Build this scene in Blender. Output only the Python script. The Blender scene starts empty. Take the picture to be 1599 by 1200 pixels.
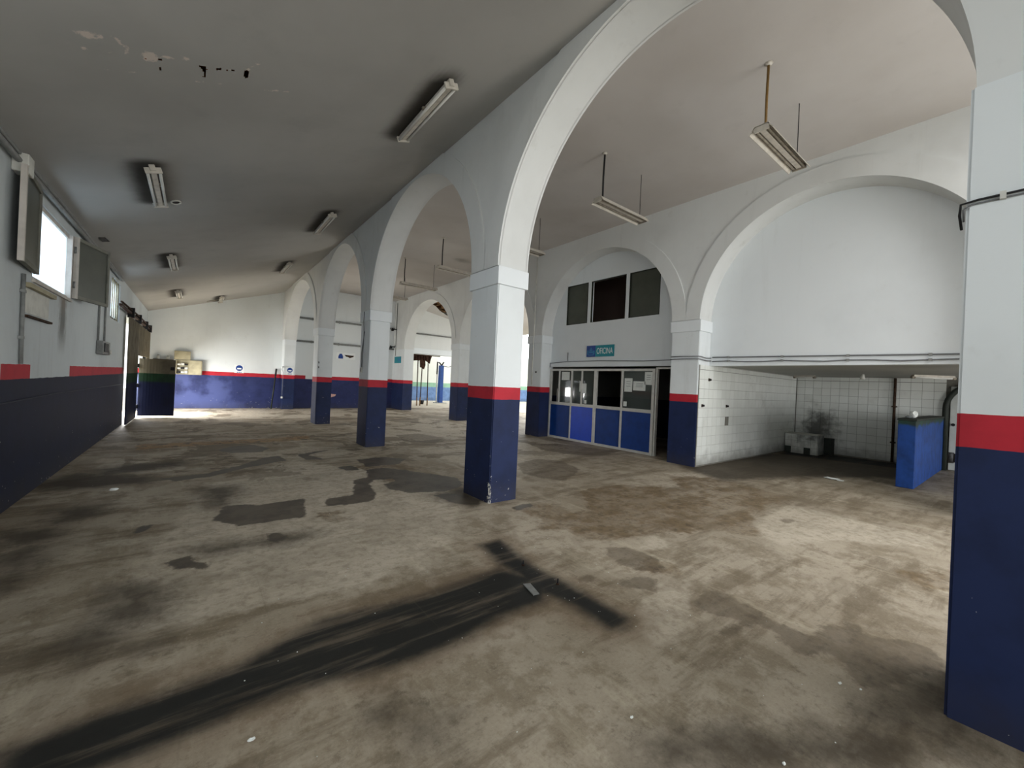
import bpy, bmesh, math, random
import numpy as np
from mathutils import Vector, Matrix
from mathutils.geometry import delaunay_2d_cdt

# ---------------------------------------------------------------- camera, sky, daylight, exposure
scene = bpy.context.scene
COL = scene.collection
random.seed(7)
EYE = 1.55
YAW, PITCH, ROLL = math.radians(37.96), math.radians(0.018), math.radians(2.578)
fw = Vector((math.sin(YAW)*math.cos(PITCH), math.cos(YAW)*math.cos(PITCH), math.sin(PITCH)))
rt = Vector((math.cos(YAW), -math.sin(YAW), 0)); up = rt.cross(fw)
cr = rt*math.cos(ROLL) + up*math.sin(ROLL); cu = up*math.cos(ROLL) - rt*math.sin(ROLL)
cam_d = bpy.data.cameras.new('camera'); cam_d.sensor_width = 36; cam_d.lens = 633.66/1599*36
cam_d.clip_start = 0.05; cam_d.clip_end = 200
cam = bpy.data.objects.new('camera', cam_d); COL.objects.link(cam)
m3 = Matrix((cr, cu, -fw)).transposed()
cam.matrix_world = Matrix.Translation((0, 0, EYE)) @ m3.to_4x4()
scene.camera = cam

world = bpy.data.worlds.new('world'); scene.world = world; world.use_nodes = True
bg = world.node_tree.nodes['Background']
bg.inputs[0].default_value = (0.93, 0.97, 1.0, 1); bg.inputs[1].default_value = 2.4

def area_light(name, loc, rot, sx, sy, power, color=(1, 1, 1)):
    l = bpy.data.lights.new(name, 'AREA'); l.shape = 'RECTANGLE'; l.size = sx; l.size_y = sy
    l.energy = power; l.color = color
    o = bpy.data.objects.new(name, l); COL.objects.link(o); o.location = loc; o.rotation_euler = rot
    return o
R90 = math.pi/2
# daylight of the wicket, and of unseen openings added to light the hall
area_light('daylight_unseen_gate_a', (0.8, -4.95, 1.5), (R90, 0, 0), 3.4, 2.8, 40, (0.98, 0.99, 1.0))
area_light('daylight_unseen_gate_b', (6.0, -4.95, 1.5), (R90, 0, 0), 4.0, 2.9, 165, (0.98, 0.985, 1.0))
area_light('daylight_added_skylight', (6.1, -2.9, 5.75), (0, 0, 0), 3.2, 2.4, 170, (1.0, 0.975, 0.96))  # skylight added behind the camera to light the right bay from above
area_light('daylight_added_passage', (11.6, -4.95, 1.2), (R90, 0, 0), 1.8, 2.0, 60, (1.0, 0.98, 0.95))  # unseen doorway added to light the low blue wall and pale door
area_light('daylight_wicket', (-1.80, 18.2, 1.2), (math.radians(38), 0, -R90), 2.5, .9, 330, (1.0, 0.99, 0.97))
area_light('daylight_annex_fill', (15.3, 14.8, 2.6), (math.radians(58), 0, R90), 10.5, 2.6, 270, (0.98, 0.99, 1.0))  # fill added to brighten the far half of the hall through the arches
for k, y in enumerate((-2.7, 2.3, 7.9, 13.05)):
    area_light('daylight_window_%d' % (k+1), (-2.2, y, 3.25), (math.radians(72), 0, -R90), 2.0, 1.5, 55, (0.93, 0.97, 1.0))  # first two windows are unseen, added to light the nearest column

vs = scene.view_settings
vs.view_transform = 'Standard'; vs.look = 'None'; vs.exposure = 0.5; vs.gamma = 1.0
vs.use_curve_mapping = False

# ---------------------------------------------------------------- helpers
WL = {}
class MB:
    """collects faces in world coordinates"""
    def __init__(s): s.v = []; s.f = []; s.sm = []
    def quad(s, *p, smooth=False):
        n = len(s.v); s.v += [tuple(q) for q in p]; s.f.append(tuple(range(n, n+len(p)))); s.sm.append(smooth); return s
    def box(s, x0, y0, z0, x1, y1, z1, bev=0.0):
        if x0 > x1: x0, x1 = x1, x0
        if y0 > y1: y0, y1 = y1, y0
        if z0 > z1: z0, z1 = z1, z0
        if bev <= 0:
            n = len(s.v)
            s.v += [(x0,y0,z0),(x1,y0,z0),(x1,y1,z0),(x0,y1,z0),(x0,y0,z1),(x1,y0,z1),(x1,y1,z1),(x0,y1,z1)]
            for q in ((0,3,2,1),(4,5,6,7),(0,1,5,4),(1,2,6,5),(2,3,7,6),(3,0,4,7)):
                s.f.append(tuple(n+i for i in q)); s.sm.append(False)
        else:
            bm = bmesh.new(); bmesh.ops.create_cube(bm, size=1)
            for v in bm.verts:
                v.co = Vector(((x0+x1)/2+v.co.x*(x1-x0), (y0+y1)/2+v.co.y*(y1-y0), (z0+z1)/2+v.co.z*(z1-z0)))
            bmesh.ops.bevel(bm, geom=list(bm.edges), offset=bev, segments=2, affect='EDGES', profile=0.5)
            s.bm(bm)
        return s
    def bm(s, bm, M=None):
        n = len(s.v); bm.verts.index_update()
        s.v += [tuple(M @ v.co) if M else tuple(v.co) for v in bm.verts]
        for f in bm.faces: s.f.append(tuple(n+v.index for v in f.verts)); s.sm.append(f.smooth)
        bm.free(); return s
    def obox(s, c, ux, uy, uz):
        """oriented box: centre and three half vectors"""
        c, ux, uy, uz = map(Vector, (c, ux, uy, uz)); n = len(s.v)
        for a, b, d in ((-1,-1,-1),(1,-1,-1),(1,1,-1),(-1,1,-1),(-1,-1,1),(1,-1,1),(1,1,1),(-1,1,1)):
            s.v.append(tuple(c+ux*a+uy*b+uz*d))
        for q in ((0,3,2,1),(4,5,6,7),(0,1,5,4),(1,2,6,5),(2,3,7,6),(3,0,4,7)):
            s.f.append(tuple(n+i for i in q)); s.sm.append(False)
        return s
    def tube(s, pts, r, seg=8, cap=True):
        pts = [Vector(p) for p in pts]; n0 = len(s.v); prev = None
        for i, p in enumerate(pts):
            d = (pts[min(i+1, len(pts)-1)] - pts[max(i-1, 0)]).normalized()
            a = prev - d*prev.dot(d) if prev else (Vector((0,0,1)) if abs(d.z) < .9 else Vector((1,0,0))).cross(d)
            a.normalize(); b = d.cross(a); prev = a
            rr = r[i] if isinstance(r, (list, tuple)) else r
            for k in range(seg):
                t = 2*math.pi*k/seg; s.v.append(tuple(p + a*math.cos(t)*rr + b*math.sin(t)*rr))
        for i in range(len(pts)-1):
            for k in range(seg):
                k2 = (k+1) % seg
                s.f.append((n0+i*seg+k, n0+i*seg+k2, n0+(i+1)*seg+k2, n0+(i+1)*seg+k)); s.sm.append(True)
        if cap:
            s.f.append(tuple(n0+k for k in reversed(range(seg)))); s.sm.append(False)
            e = n0+(len(pts)-1)*seg; s.f.append(tuple(e+k for k in range(seg))); s.sm.append(False)
        return s
    def prism(s, poly, d0, d1):
        """poly: list of 3D points, extruded from +d0 to +d1 (vectors)"""
        n = len(s.v); k = len(poly); d0, d1 = Vector(d0), Vector(d1)
        s.v += [tuple(Vector(p)+d0) for p in poly] + [tuple(Vector(p)+d1) for p in poly]
        s.f.append(tuple(reversed(range(n, n+k)))); s.f.append(tuple(range(n+k, n+2*k))); s.sm += [False, False]
        for i in range(k):
            j = (i+1) % k; s.f.append((n+i, n+j, n+k+j, n+k+i)); s.sm.append(False)
        return s
    def build(s, name, mat, parent=None, origin=None):
        v = np.array(s.v, float)
        if parent is not None: o0 = WL[parent]
        elif origin is not None: o0 = Vector(origin)
        else:
            mn, mx = v.min(0), v.max(0); o0 = Vector(((mn[0]+mx[0])/2, (mn[1]+mx[1])/2, mn[2]))
        me = bpy.data.meshes.new(name); me.from_pydata([tuple(q) for q in (v-np.array(o0))], [], s.f)
        me.polygons.foreach_set('use_smooth', s.sm); me.materials.append(mat)
        bm = bmesh.new(); bm.from_mesh(me); bmesh.ops.recalc_face_normals(bm, faces=bm.faces); bm.to_mesh(me); bm.free()
        me.update()
        o = bpy.data.objects.new(name, me); COL.objects.link(o)
        if parent is not None: o.parent = parent
        else: o.location = o0
        WL[o] = o0
        return o
def B(*a, **k): return MB().box(*a, **k)
def T(pts, r, seg=8): return MB().tube(pts, r, seg)
def tag(o, label, cat, group=None, kind=None):
    if label: o['label'] = label
    if cat: o['category'] = cat
    if group: o['group'] = group
    if kind: o['kind'] = kind
    return o
def struct(o): o['kind'] = 'structure'; return o
def thing(name, loc, label, cat, group=None):
    o = bpy.data.objects.new(name, None); COL.objects.link(o); o.location = loc; o.empty_display_size = .1
    WL[o] = Vector(loc); return tag(o, label, cat, group)
def copy_tree(o, loc, rot=None, label=None):
    c = o.copy(); COL.objects.link(c); c.location = loc
    if rot is not None: c.rotation_euler = rot
    if label: c['label'] = label
    for ch in list(o.children):
        d = ch.copy(); COL.objects.link(d); d.parent = c
        for g in list(ch.children):
            e = g.copy(); COL.objects.link(e); e.parent = d
    return c

# ---------------------------------------------------------------- materials
def lin(c):
    return tuple(((x/255)/12.92 if x/255 <= .04045 else ((x/255+.055)/1.055)**2.4) for x in c) + (1,)
class N:
    def __init__(s, name, rough=.7, spec=.3, metal=0.0):
        s.m = bpy.data.materials.new(name); s.m.use_nodes = True; s.t = s.m.node_tree; s.b = s.t.nodes['Principled BSDF']
        s.b.inputs['Roughness'].default_value = rough; s.b.inputs['Specular IOR Level'].default_value = spec
        s.b.inputs['Metallic'].default_value = metal
        s.pos = s.new('ShaderNodeNewGeometry').outputs['Position']
        sp = s.new('ShaderNodeSeparateXYZ'); s.l(s.pos, sp.inputs[0]); s.x, s.y, s.z = sp.outputs
    def new(s, t, **k):
        n = s.t.nodes.new(t)
        for a, b in k.items(): setattr(n, a, b)
        return n
    def l(s, a, b): s.t.links.new(a, b)
    def put(s, v, sock):
        if hasattr(v, 'is_linked') or isinstance(v, bpy.types.NodeSocket): s.l(v, sock)
        else: sock.default_value = v
    def math(s, op, a, b=0.0, clamp=False):
        n = s.new('ShaderNodeMath', operation=op, use_clamp=clamp); s.put(a, n.inputs[0]); s.put(b, n.inputs[1]); return n.outputs[0]
    def noise(s, scale, detail=4, rough=.55, vec=None, stretch=None, dist=0.0):
        n = s.new('ShaderNodeTexNoise'); n.inputs['Scale'].default_value = scale; n.inputs['Detail'].default_value = detail
        n.inputs['Roughness'].default_value = rough; n.inputs['Distortion'].default_value = dist
        v = vec or s.pos
        if stretch:
            mp = s.new('ShaderNodeMapping'); s.l(v, mp.inputs[0]); mp.inputs['Scale'].default_value = stretch; v = mp.outputs[0]
        s.l(v, n.inputs['Vector']); return n.outputs['Fac']
    def step(s, v, lo, hi):
        n = s.new('ShaderNodeMapRange', interpolation_type='SMOOTHSTEP'); s.put(v, n.inputs[0])
        n.inputs[1].default_value = lo; n.inputs[2].default_value = hi; return n.outputs[0]
    def mix(s, f, a, b):
        n = s.new('ShaderNodeMix', data_type='RGBA'); s.put(f, n.inputs[0]); s.put(a, n.inputs[6]); s.put(b, n.inputs[7]); return n.outputs[2]
    def attr(s, name):
        n = s.new('ShaderNodeAttribute', attribute_name=name); return n.outputs['Fac']
    def rnd(s):
        return s.new('ShaderNodeObjectInfo').outputs['Random']
    def bump(s, h, strength=.3, dist=.01):
        n = s.new('ShaderNodeBump'); n.inputs['Strength'].default_value = strength; n.inputs['Distance'].default_value = dist
        s.l(h, n.inputs['Height']); s.l(n.outputs[0], s.b.inputs['Normal']); return s
    def done(s, color, rough=None):
        s.put(color, s.b.inputs['Base Color'])
        if rough is not None: s.put(rough, s.b.inputs['Roughness'])
        return s.m
def flat(name, rgb, rough=.6, spec=.3, metal=0.0, var=.12, scale=6.0):
    n = N(name, rough, spec, metal); a = lin(rgb); b = tuple(x*(1-var*2) for x in a[:3])+(1,)
    return n.done(n.mix(n.step(n.noise(scale), .35, .75), a, b))

WHITE = (223, 228, 229); NAVY = (28, 41, 78); RED = (182, 40, 54)
def painted(name, streak_at=None, corner=None, white=WHITE, navy=NAVY, red=RED, nz=1.342, rz=1.505, red_ranges=None, axis='y', grime=.5, chips=True, pale=None):
    n = N(name, .62, .25)
    big = n.noise(.55, 5, .6); mid = n.noise(3.2, 6, .65); fine = n.noise(40, 3, .6)
    w = n.mix(n.step(big, .42, .78), lin(white), tuple(c*(1-.28*grime) for c in lin(white)[:3])+(1,))
    streak = n.noise(1.0, 5, .65, stretch=(5, 5, .35))
    w = n.mix(n.math('MULTIPLY', n.step(streak, .55, .82), .35*grime), w, lin((138, 134, 124)))
    w = n.mix(n.math('MULTIPLY', n.step(mid, .6, .75), .25*grime), w, lin((168, 164, 152)))
    if streak_at:                                     # rusty run-off below a window corner: (axis centre, half width, z bottom, z top)
        ac, hw, zb, zt = streak_at
        dd = n.math('ABSOLUTE', n.math('SUBTRACT', n.y, ac)); dd = n.math('ADD', dd, n.math('MULTIPLY', n.math('SUBTRACT', n.noise(9, 6, .7, stretch=(1, 1, .3)), .5), .5))
        k = n.math('MULTIPLY', n.step(dd, hw, hw*.3), n.math('MULTIPLY', n.step(n.z, zb, zb+.5), n.math('LESS_THAN', n.z, zt)))
        w = n.mix(n.math('MULTIPLY', k, .75), w, n.mix(n.step(n.z, zt-.35, zt), lin((74, 72, 66)), lin((112, 88, 66))))
    zz = n.math('ADD', n.z, n.math('MULTIPLY', n.math('SUBTRACT', n.noise(5, 2), .5), .016))
    nv = n.mix(n.step(mid, .38, .7), lin(navy), tuple(c*.72 for c in lin(navy)[:3])+(1,))
    if pale: nv = n.mix(n.math('MULTIPLY', n.math('MULTIPLY', n.step(n.noise(1.1, 4, .5), .40, .56), .8), n.step(n.x, 2.4, .6)), nv, lin(pale))  # paler navy paints door light on the wall along with faded paint
    rd = n.mix(n.step(mid, .4, .75), lin(red), tuple(c*.75 for c in lin(red)[:3])+(1,))
    redmask = n.math('LESS_THAN', zz, rz)
    if red_ranges is not None:
        ax = n.y if axis == 'y' else n.x; tot = None
        for a, b in red_ranges:
            k = n.math('MULTIPLY', n.math('GREATER_THAN', ax, a), n.math('LESS_THAN', ax, b))
            tot = k if tot is None else n.math('MAXIMUM', tot, k)
        redmask = n.math('MULTIPLY', redmask, tot if tot is not None else 0.0)
    c = n.mix(redmask, w, rd)
    c = n.mix(n.math('LESS_THAN', zz, nz), c, nv)
    if chips:
        ch = n.math('ADD', n.noise(17, 4, .62), n.math('MULTIPLY', n.math('SUBTRACT', .7, n.z, clamp=True), .09))
        c = n.mix(n.step(ch, .735, .75), c, lin((196, 194, 186)))
    if corner:                                        # knocked-off paint along the exposed corner
        dc = n.math('ADD', n.math('ABSOLUTE', n.math('SUBTRACT', n.x, corner[0])), n.math('ABSOLUTE', n.math('SUBTRACT', n.y, corner[1])))
        cm = n.math('ADD', n.math('MULTIPLY', dc, 3.0), n.math('ADD', n.math('MULTIPLY', n.z, .32), n.math('MULTIPLY', n.noise(16, 5, .7), .9)))
        c = n.mix(n.step(cm, .56, .50), c, lin((208, 206, 198)))
    d = n.math('MULTIPLY', n.step(n.z, .35, .0), n.math('MULTIPLY', mid, .9))
    c = n.mix(n.math('MULTIPLY', d, .6), c, lin((62, 58, 50)))
    n.bump(n.math('ADD', n.math('MULTIPLY', mid, .6), n.math('MULTIPLY', fine, .12)), .25, .012)
    return n.done(c)
M = {}
M['paint'] = painted('painted_plaster')
M['paint_mid'] = painted('painted_plaster_middle', corner=(3.026, 4.2525))
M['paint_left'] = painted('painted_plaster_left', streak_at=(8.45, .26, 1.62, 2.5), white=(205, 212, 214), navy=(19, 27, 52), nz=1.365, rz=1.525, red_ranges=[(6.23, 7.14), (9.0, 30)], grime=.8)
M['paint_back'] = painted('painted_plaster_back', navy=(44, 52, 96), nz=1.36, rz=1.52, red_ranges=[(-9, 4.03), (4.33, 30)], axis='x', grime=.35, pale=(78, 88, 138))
M['plaster'] = painted('plaster_old', white=(217, 219, 217), nz=-1, rz=-1, red_ranges=[], chips=False, grime=.55)
M['plaster_clean'] = painted('plaster_clean', white=(226, 231, 233), nz=-1, rz=-1, red_ranges=[], chips=False, grime=.25)
M['grout'] = flat('tile_grout', (124, 122, 114), .9, .1, var=.15)
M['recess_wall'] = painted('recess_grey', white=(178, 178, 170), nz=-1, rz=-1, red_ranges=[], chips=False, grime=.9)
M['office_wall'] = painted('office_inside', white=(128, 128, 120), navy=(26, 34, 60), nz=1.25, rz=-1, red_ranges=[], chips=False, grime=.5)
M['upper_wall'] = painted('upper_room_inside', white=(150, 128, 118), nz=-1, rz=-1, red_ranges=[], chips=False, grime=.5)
M['yard_wall'] = painted('yard_wall_paint', white=(225, 226, 214), navy=(112, 140, 182), red=(146, 184, 156), nz=1.05, rz=1.38, grime=.5)
M['dark_roof'] = flat('roof_boards', (140, 88, 50), .85, .1, var=.25, scale=9)
M['alu'] = flat('aluminium', (204, 203, 197), .45, .5, .1, var=.08)
M['blue_panel'] = flat('blue_panel', (4, 58, 134), .5, .35, var=.1)
M['blue_panel_bright'] = flat('blue_panel_bright', (0, 70, 205), .42, .4, var=.06)
def low_wall_mat():
    n = N('blue_low_wall', .6, .3)
    bl = n.mix(n.step(n.noise(4, 5), .35, .7), lin((30, 72, 146)), lin((22, 54, 112)))
    gr = n.mix(n.step(n.noise(3, 5), .4, .65), lin((36, 66, 56)), lin((40, 48, 46)))
    return n.done(n.mix(n.step(n.math('ADD', n.z, n.math('MULTIPLY', n.math('SUBTRACT', n.noise(2.5, 4), .5), .3)), 1.08, 1.16), bl, gr))
M['blue_wall'] = low_wall_mat()
M['steel'] = flat('galvanised_steel', (150, 152, 150), .5, .5, .6, var=.12, scale=14)
M['lamp_body'] = flat('lamp_enamel', (206, 200, 188), .5, .4, var=.12, scale=12)
M['lamp_tube'] = flat('lamp_tube_glass', (222, 222, 216), .25, .5, var=.06)
M['dirty_lamp'] = flat('dirty_lamp_enamel', (150, 142, 128), .6, .3, var=.2, scale=14)
M['pipe_grey'] = flat('grey_conduit', (138, 140, 138), .55, .35, var=.15, scale=10)
M['cable_dark'] = flat('dark_cable', (34, 34, 36), .6, .3)
M['cable_grey'] = flat('grey_cable', (118, 120, 122), .6, .3)
M['cable_navy'] = flat('navy_painted_cable', (58, 62, 74), .6, .3)
M['rod_brown'] = flat('brown_rod', (120, 92, 48), .6, .3)
M['black'] = flat('black_plastic', (22, 22, 24), .55, .3)
M['rust'] = flat('rusty_iron', (70, 52, 40), .8, .2, var=.3, scale=20)
M['paper'] = flat('paper', (226, 230, 226), .8, .15, var=.05, scale=20)
M['paper_print'] = flat('paper_print', (146, 152, 152), .8, .15)
M['sash_glass'] = flat('sash_grey_pane', (74, 78, 68), .35, .5, var=.12, scale=3)
M['sash_frame'] = flat('sash_frame', (122, 122, 112), .6, .3, var=.15)
M['sash_stile'] = flat('sash_stile_pale', (206, 200, 192), .6, .3, var=.1)
M['teal'] = flat('sign_teal', (10, 138, 152), .45, .4, var=.05)
M['sign_blue'] = flat('sign_blue', (14, 62, 140), .45, .4, var=.05)
M['sign_blue_light'] = flat('sign_blue_light', (36, 118, 170), .45, .4, var=.05)
M['white_print'] = flat('white_print', (236, 240, 240), .5, .3, var=.02)
M['beige_metal'] = flat('beige_metal', (176, 168, 140), .6, .3, var=.12)
M['brown_tarp'] = flat('brown_tarp', (72, 50, 40), .9, .1, var=.3, scale=8)
M['wood'] = flat('wood', (128, 96, 62), .8, .2, var=.25, scale=12)
M['pink'] = flat('pink_plastic', (196, 156, 146), .7, .2)
M['lift_blue'] = flat('lift_blue_paint', (28, 74, 150), .5, .4)
M['plastic_white'] = flat('white_plastic', (214, 214, 206), .5, .35)
M['dark_paint'] = flat('dark_green_paint', (44, 50, 44), .6, .3, var=.2)
M['door_white'] = flat('door_off_white', (196, 200, 196), .55, .3, var=.1, scale=3)
def glass_mat():
    n = N('window_glass', .04, .5); n.b.inputs['Base Color'].default_value = (.10, .12, .11, 1)
    n.b.inputs['Alpha'].default_value = .55
    return n.m
M['glass'] = glass_mat()
def frosted_mat():
    n = N('dirty_frosted_glass', .3, .4)
    out = n.t.nodes['Material Output']; tr = n.new('ShaderNodeBsdfTranslucent'); tp = n.new('ShaderNodeBsdfTransparent')
    spots = n.step(n.math('ADD', n.noise(30, 3, .6), n.math('MULTIPLY', n.math('SUBTRACT', 3.0, n.z), .12)), .66, .74)
    n.l(n.mix(spots, lin((188, 196, 203)), lin((112, 114, 108))), tr.inputs[0]); n.l(n.mix(spots, lin((200, 208, 215)), lin((110, 110, 104))), tp.inputs[0])
    mx = n.new('ShaderNodeMixShader'); mx.inputs[0].default_value = .8; n.l(tr.outputs[0], mx.inputs[2]); n.l(tp.outputs[0], mx.inputs[1])
    n.l(mx.outputs[0], out.inputs[0]); return n.m
M['frosted'] = frosted_mat()
def tile_mat():
    n = N('glazed_white_tile', .28, .45)
    c = n.mix(n.math('MULTIPLY', n.rnd(), .5), lin((222, 225, 220)), lin((204, 207, 200)))
    c = n.mix(n.math('MULTIPLY', n.step(n.noise(1.1, 6, .7), .52, .75), .30), c, lin((132, 128, 116)))
    # black mould above the plinth in the far corner, and a grimy foot
    dx = n.math('SUBTRACT', n.y, 3.65); dz = n.math('SUBTRACT', n.z, .75)
    d2 = n.math('ADD', n.math('MULTIPLY', dx, dx), n.math('MULTIPLY', dz, dz))
    d2 = n.math('ADD', n.math('SQRT', d2), n.math('MULTIPLY', n.math('SUBTRACT', n.noise(5, 5), .5), .9))
    far = n.math('GREATER_THAN', n.x, 12.6)
    c = n.mix(n.math('MULTIPLY', n.math('MULTIPLY', n.step(d2, .62, .1), .85), far), c, lin((40, 40, 36)))
    c = n.mix(n.math('MULTIPLY', n.step(n.math('ADD', n.z, n.math('MULTIPLY', n.noise(4), .4)), .55, .2), .6), c, lin((70, 64, 54)))
    return n.done(c)
M['tile'] = tile_mat()
def gate_mat():
    n = N('gate_painted_steel', .55, .35)
    up_ = n.mix(n.step(n.noise(3, 5), .4, .7), lin((122, 114, 94)), lin((96, 88, 72)))
    gr = n.mix(n.step(n.noise(3, 5), .4, .7), lin((20, 58, 30)), lin((14, 42, 26)))
    nv = n.mix(n.step(n.noise(2, 5), .4, .7), lin((14, 24, 62)), lin((10, 16, 44)))
    c = n.mix(n.math('LESS_THAN', n.z, 1.38), up_, gr); c = n.mix(n.step(n.z, 1.16, 1.08), c, nv)
    return n.done(c)
M['gate'] = gate_mat()
def ceiling_mat(name, a, b):
    n = N(name, .8, .1)
    c = n.mix(n.step(n.noise(.45, 5, .55), .38, .7), lin(a), lin(b))
    c = n.mix(n.math('MULTIPLY', n.step(n.noise(1.6, 6, .65), .55, .75), .12), c, lin(tuple(x*.72 for x in b)))
    s = n.math('ADD', n.attr('soot'), n.math('MULTIPLY', n.math('SUBTRACT', n.noise(4, 4), .5), .25))
    c = n.mix(n.math('MULTIPLY', n.step(s, .12, 1.0), .9), c, lin((40, 36, 30)))
    p = n.math('ADD', n.attr('peel'), n.math('MULTIPLY', n.math('SUBTRACT', n.noise(26, 4, .7), .5), .10))
    c = n.mix(n.step(p, .0, .02), c, lin((212, 202, 192)))
    n.bump(n.noise(1.2, 4), .15, .03)
    return n.done(c)
M['ceiling_left'] = ceiling_mat('sooty_ceiling', (176, 175, 171), (164, 163, 159))
M['ceiling_right'] = ceiling_mat('right_ceiling', (200, 196, 192), (190, 185, 180))
def floor_mat():
    n = N('worn_concrete_floor', .62, .28)
    big = n.noise(.45, 6, .62); mid = n.noise(2.6, 9, .72); fine = n.noise(11, 9, .75); grain = n.noise(60, 6, .7)
    streak = n.noise(1.3, 8, .7, stretch=(.35, 1.6, 1)); streak2 = n.noise(2.2, 8, .72, stretch=(1.7, .3, 1))
    w1 = n.math('MULTIPLY', n.math('SUBTRACT', n.noise(3.5, 8, .7), .5), .5); w2 = n.math('MULTIPLY', n.math('SUBTRACT', fine, .5), .16)
    wob = n.math('ADD', w1, w2)
    base = n.mix(n.step(big, .36, .66), lin((178, 167, 149)), lin((148, 136, 117)))
    base = n.mix(n.math('MULTIPLY', n.step(mid, .47, .60), .6), base, lin((122, 109, 88)))
    base = n.mix(n.math('MULTIPLY', n.step(streak, .49, .60), .62), base, lin((106, 93, 73)))
    base = n.mix(n.math('MULTIPLY', n.step(streak2, .53, .66), .4), base, lin((196, 186, 164)))
    base = n.mix(n.math('MULTIPLY', n.step(fine, .53, .66), .48), base, lin((104, 94, 78)))
    base = n.mix(n.math('MULTIPLY', n.step(grain, .50, .72), .30), base, lin((98, 90, 76)))
    base = n.mix(n.math('MULTIPLY', n.step(grain, .46, .28), .25), base, lin((206, 198, 178)))
    pale = n.step(n.math('ADD', n.attr('pale'), wob), -.05, .06)
    base = n.mix(n.math('MULTIPLY', pale, .42), base, n.mix(n.step(fine, .45, .6), lin((216, 206, 188)), lin((184, 173, 155))))
    # free patches of old grease between the mapped stains
    far = n.step(n.y, 5.5, 8.5)
    rp = n.step(n.noise(.8, 9, .66, dist=.5), .535, .555)
    base = n.mix(n.math('MULTIPLY', n.math('MULTIPLY', rp, .74), n.math('ADD', .24, n.math('MULTIPLY', far, .76))), base, lin((98, 86, 68)))
    br = n.step(n.math('ADD', n.attr('brown'), wob), -.03, .06)
    base = n.mix(n.math('MULTIPLY', br, n.math('ADD', .35, n.math('MULTIPLY', n.step(mid, .4, .6), .4))), base, n.mix(n.step(fine, .42, .62), lin((118, 98, 70)), lin((88, 72, 52))))
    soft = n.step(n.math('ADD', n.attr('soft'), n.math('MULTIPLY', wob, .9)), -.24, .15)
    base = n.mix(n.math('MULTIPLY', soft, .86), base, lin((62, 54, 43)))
    md = n.step(n.math('ADD', n.attr('mid'), n.math('MULTIPLY', wob, .5)), -.015, .03)
    base = n.mix(n.math('MULTIPLY', md, .55), base, n.mix(n.step(fine, .42, .6), lin((92, 80, 64)), lin((72, 62, 50))))
    cr_ = n.step(n.math('ADD', n.attr('crisp'), n.math('MULTIPLY', wob, .42)), -.012, .022)
    base = n.mix(n.math('MULTIPLY', cr_, .92), base, n.mix(n.step(mid, .42, .6), lin((78, 70, 59)), lin((58, 51, 43))))
    fr_ = n.step(n.math('ADD', n.attr('soot'), wob), -.32, .0)
    base = n.mix(n.math('MULTIPLY', fr_, .42), base, lin((104, 82, 60)))
    so = n.step(n.math('ADD', n.attr('soot'), n.math('MULTIPLY', wob, .22)), -.11, .055)
    so2 = n.math('MULTIPLY', so, n.math('SUBTRACT', 1.0, n.math('MULTIPLY', n.step(n.noise(2.4, 7, .65, stretch=(.3, 3.4, 1)), .48, .64), .34)))
    base = n.mix(n.math('MULTIPLY', so2, .97), base, lin((22, 25, 24)))
    ru = n.step(n.math('ADD', n.attr('rust'), n.math('MULTIPLY', wob, .5)), -.02, .05)
    base = n.mix(n.math('MULTIPLY', ru, .6), base, n.mix(n.step(n.noise(5, 7, .72), .5, .58), lin((158, 120, 74)), lin((50, 40, 30))))
    # faint joints of the old paving
    fx = n.math('ABSOLUTE', n.math('SUBTRACT', n.math('FRACT', n.math('MULTIPLY', n.x, 1/.42)), .5))
    fy = n.math('ABSOLUTE', n.math('SUBTRACT', n.math('FRACT', n.math('MULTIPLY', n.y, 1/.42)), .5))
    j = n.math('MULTIPLY', n.step(n.math('MAXIMUM', fx, fy), .484, .496), n.step(n.noise(.9, 3), .45, .58))
    base = n.mix(n.math('MULTIPLY', j, .14), base, lin((96, 88, 74)))
    n.bump(n.math('ADD', n.math('MULTIPLY', fine, .4), mid), .22, .012)
    r = n.math('SUBTRACT', .68, n.math('MULTIPLY', cr_, .18))
    return n.done(base, r)
M['floor'] = floor_mat()
M['ground'] = flat('outdoor_concrete', (196, 188, 170), .85, .15, var=.12, scale=1.5)

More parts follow.
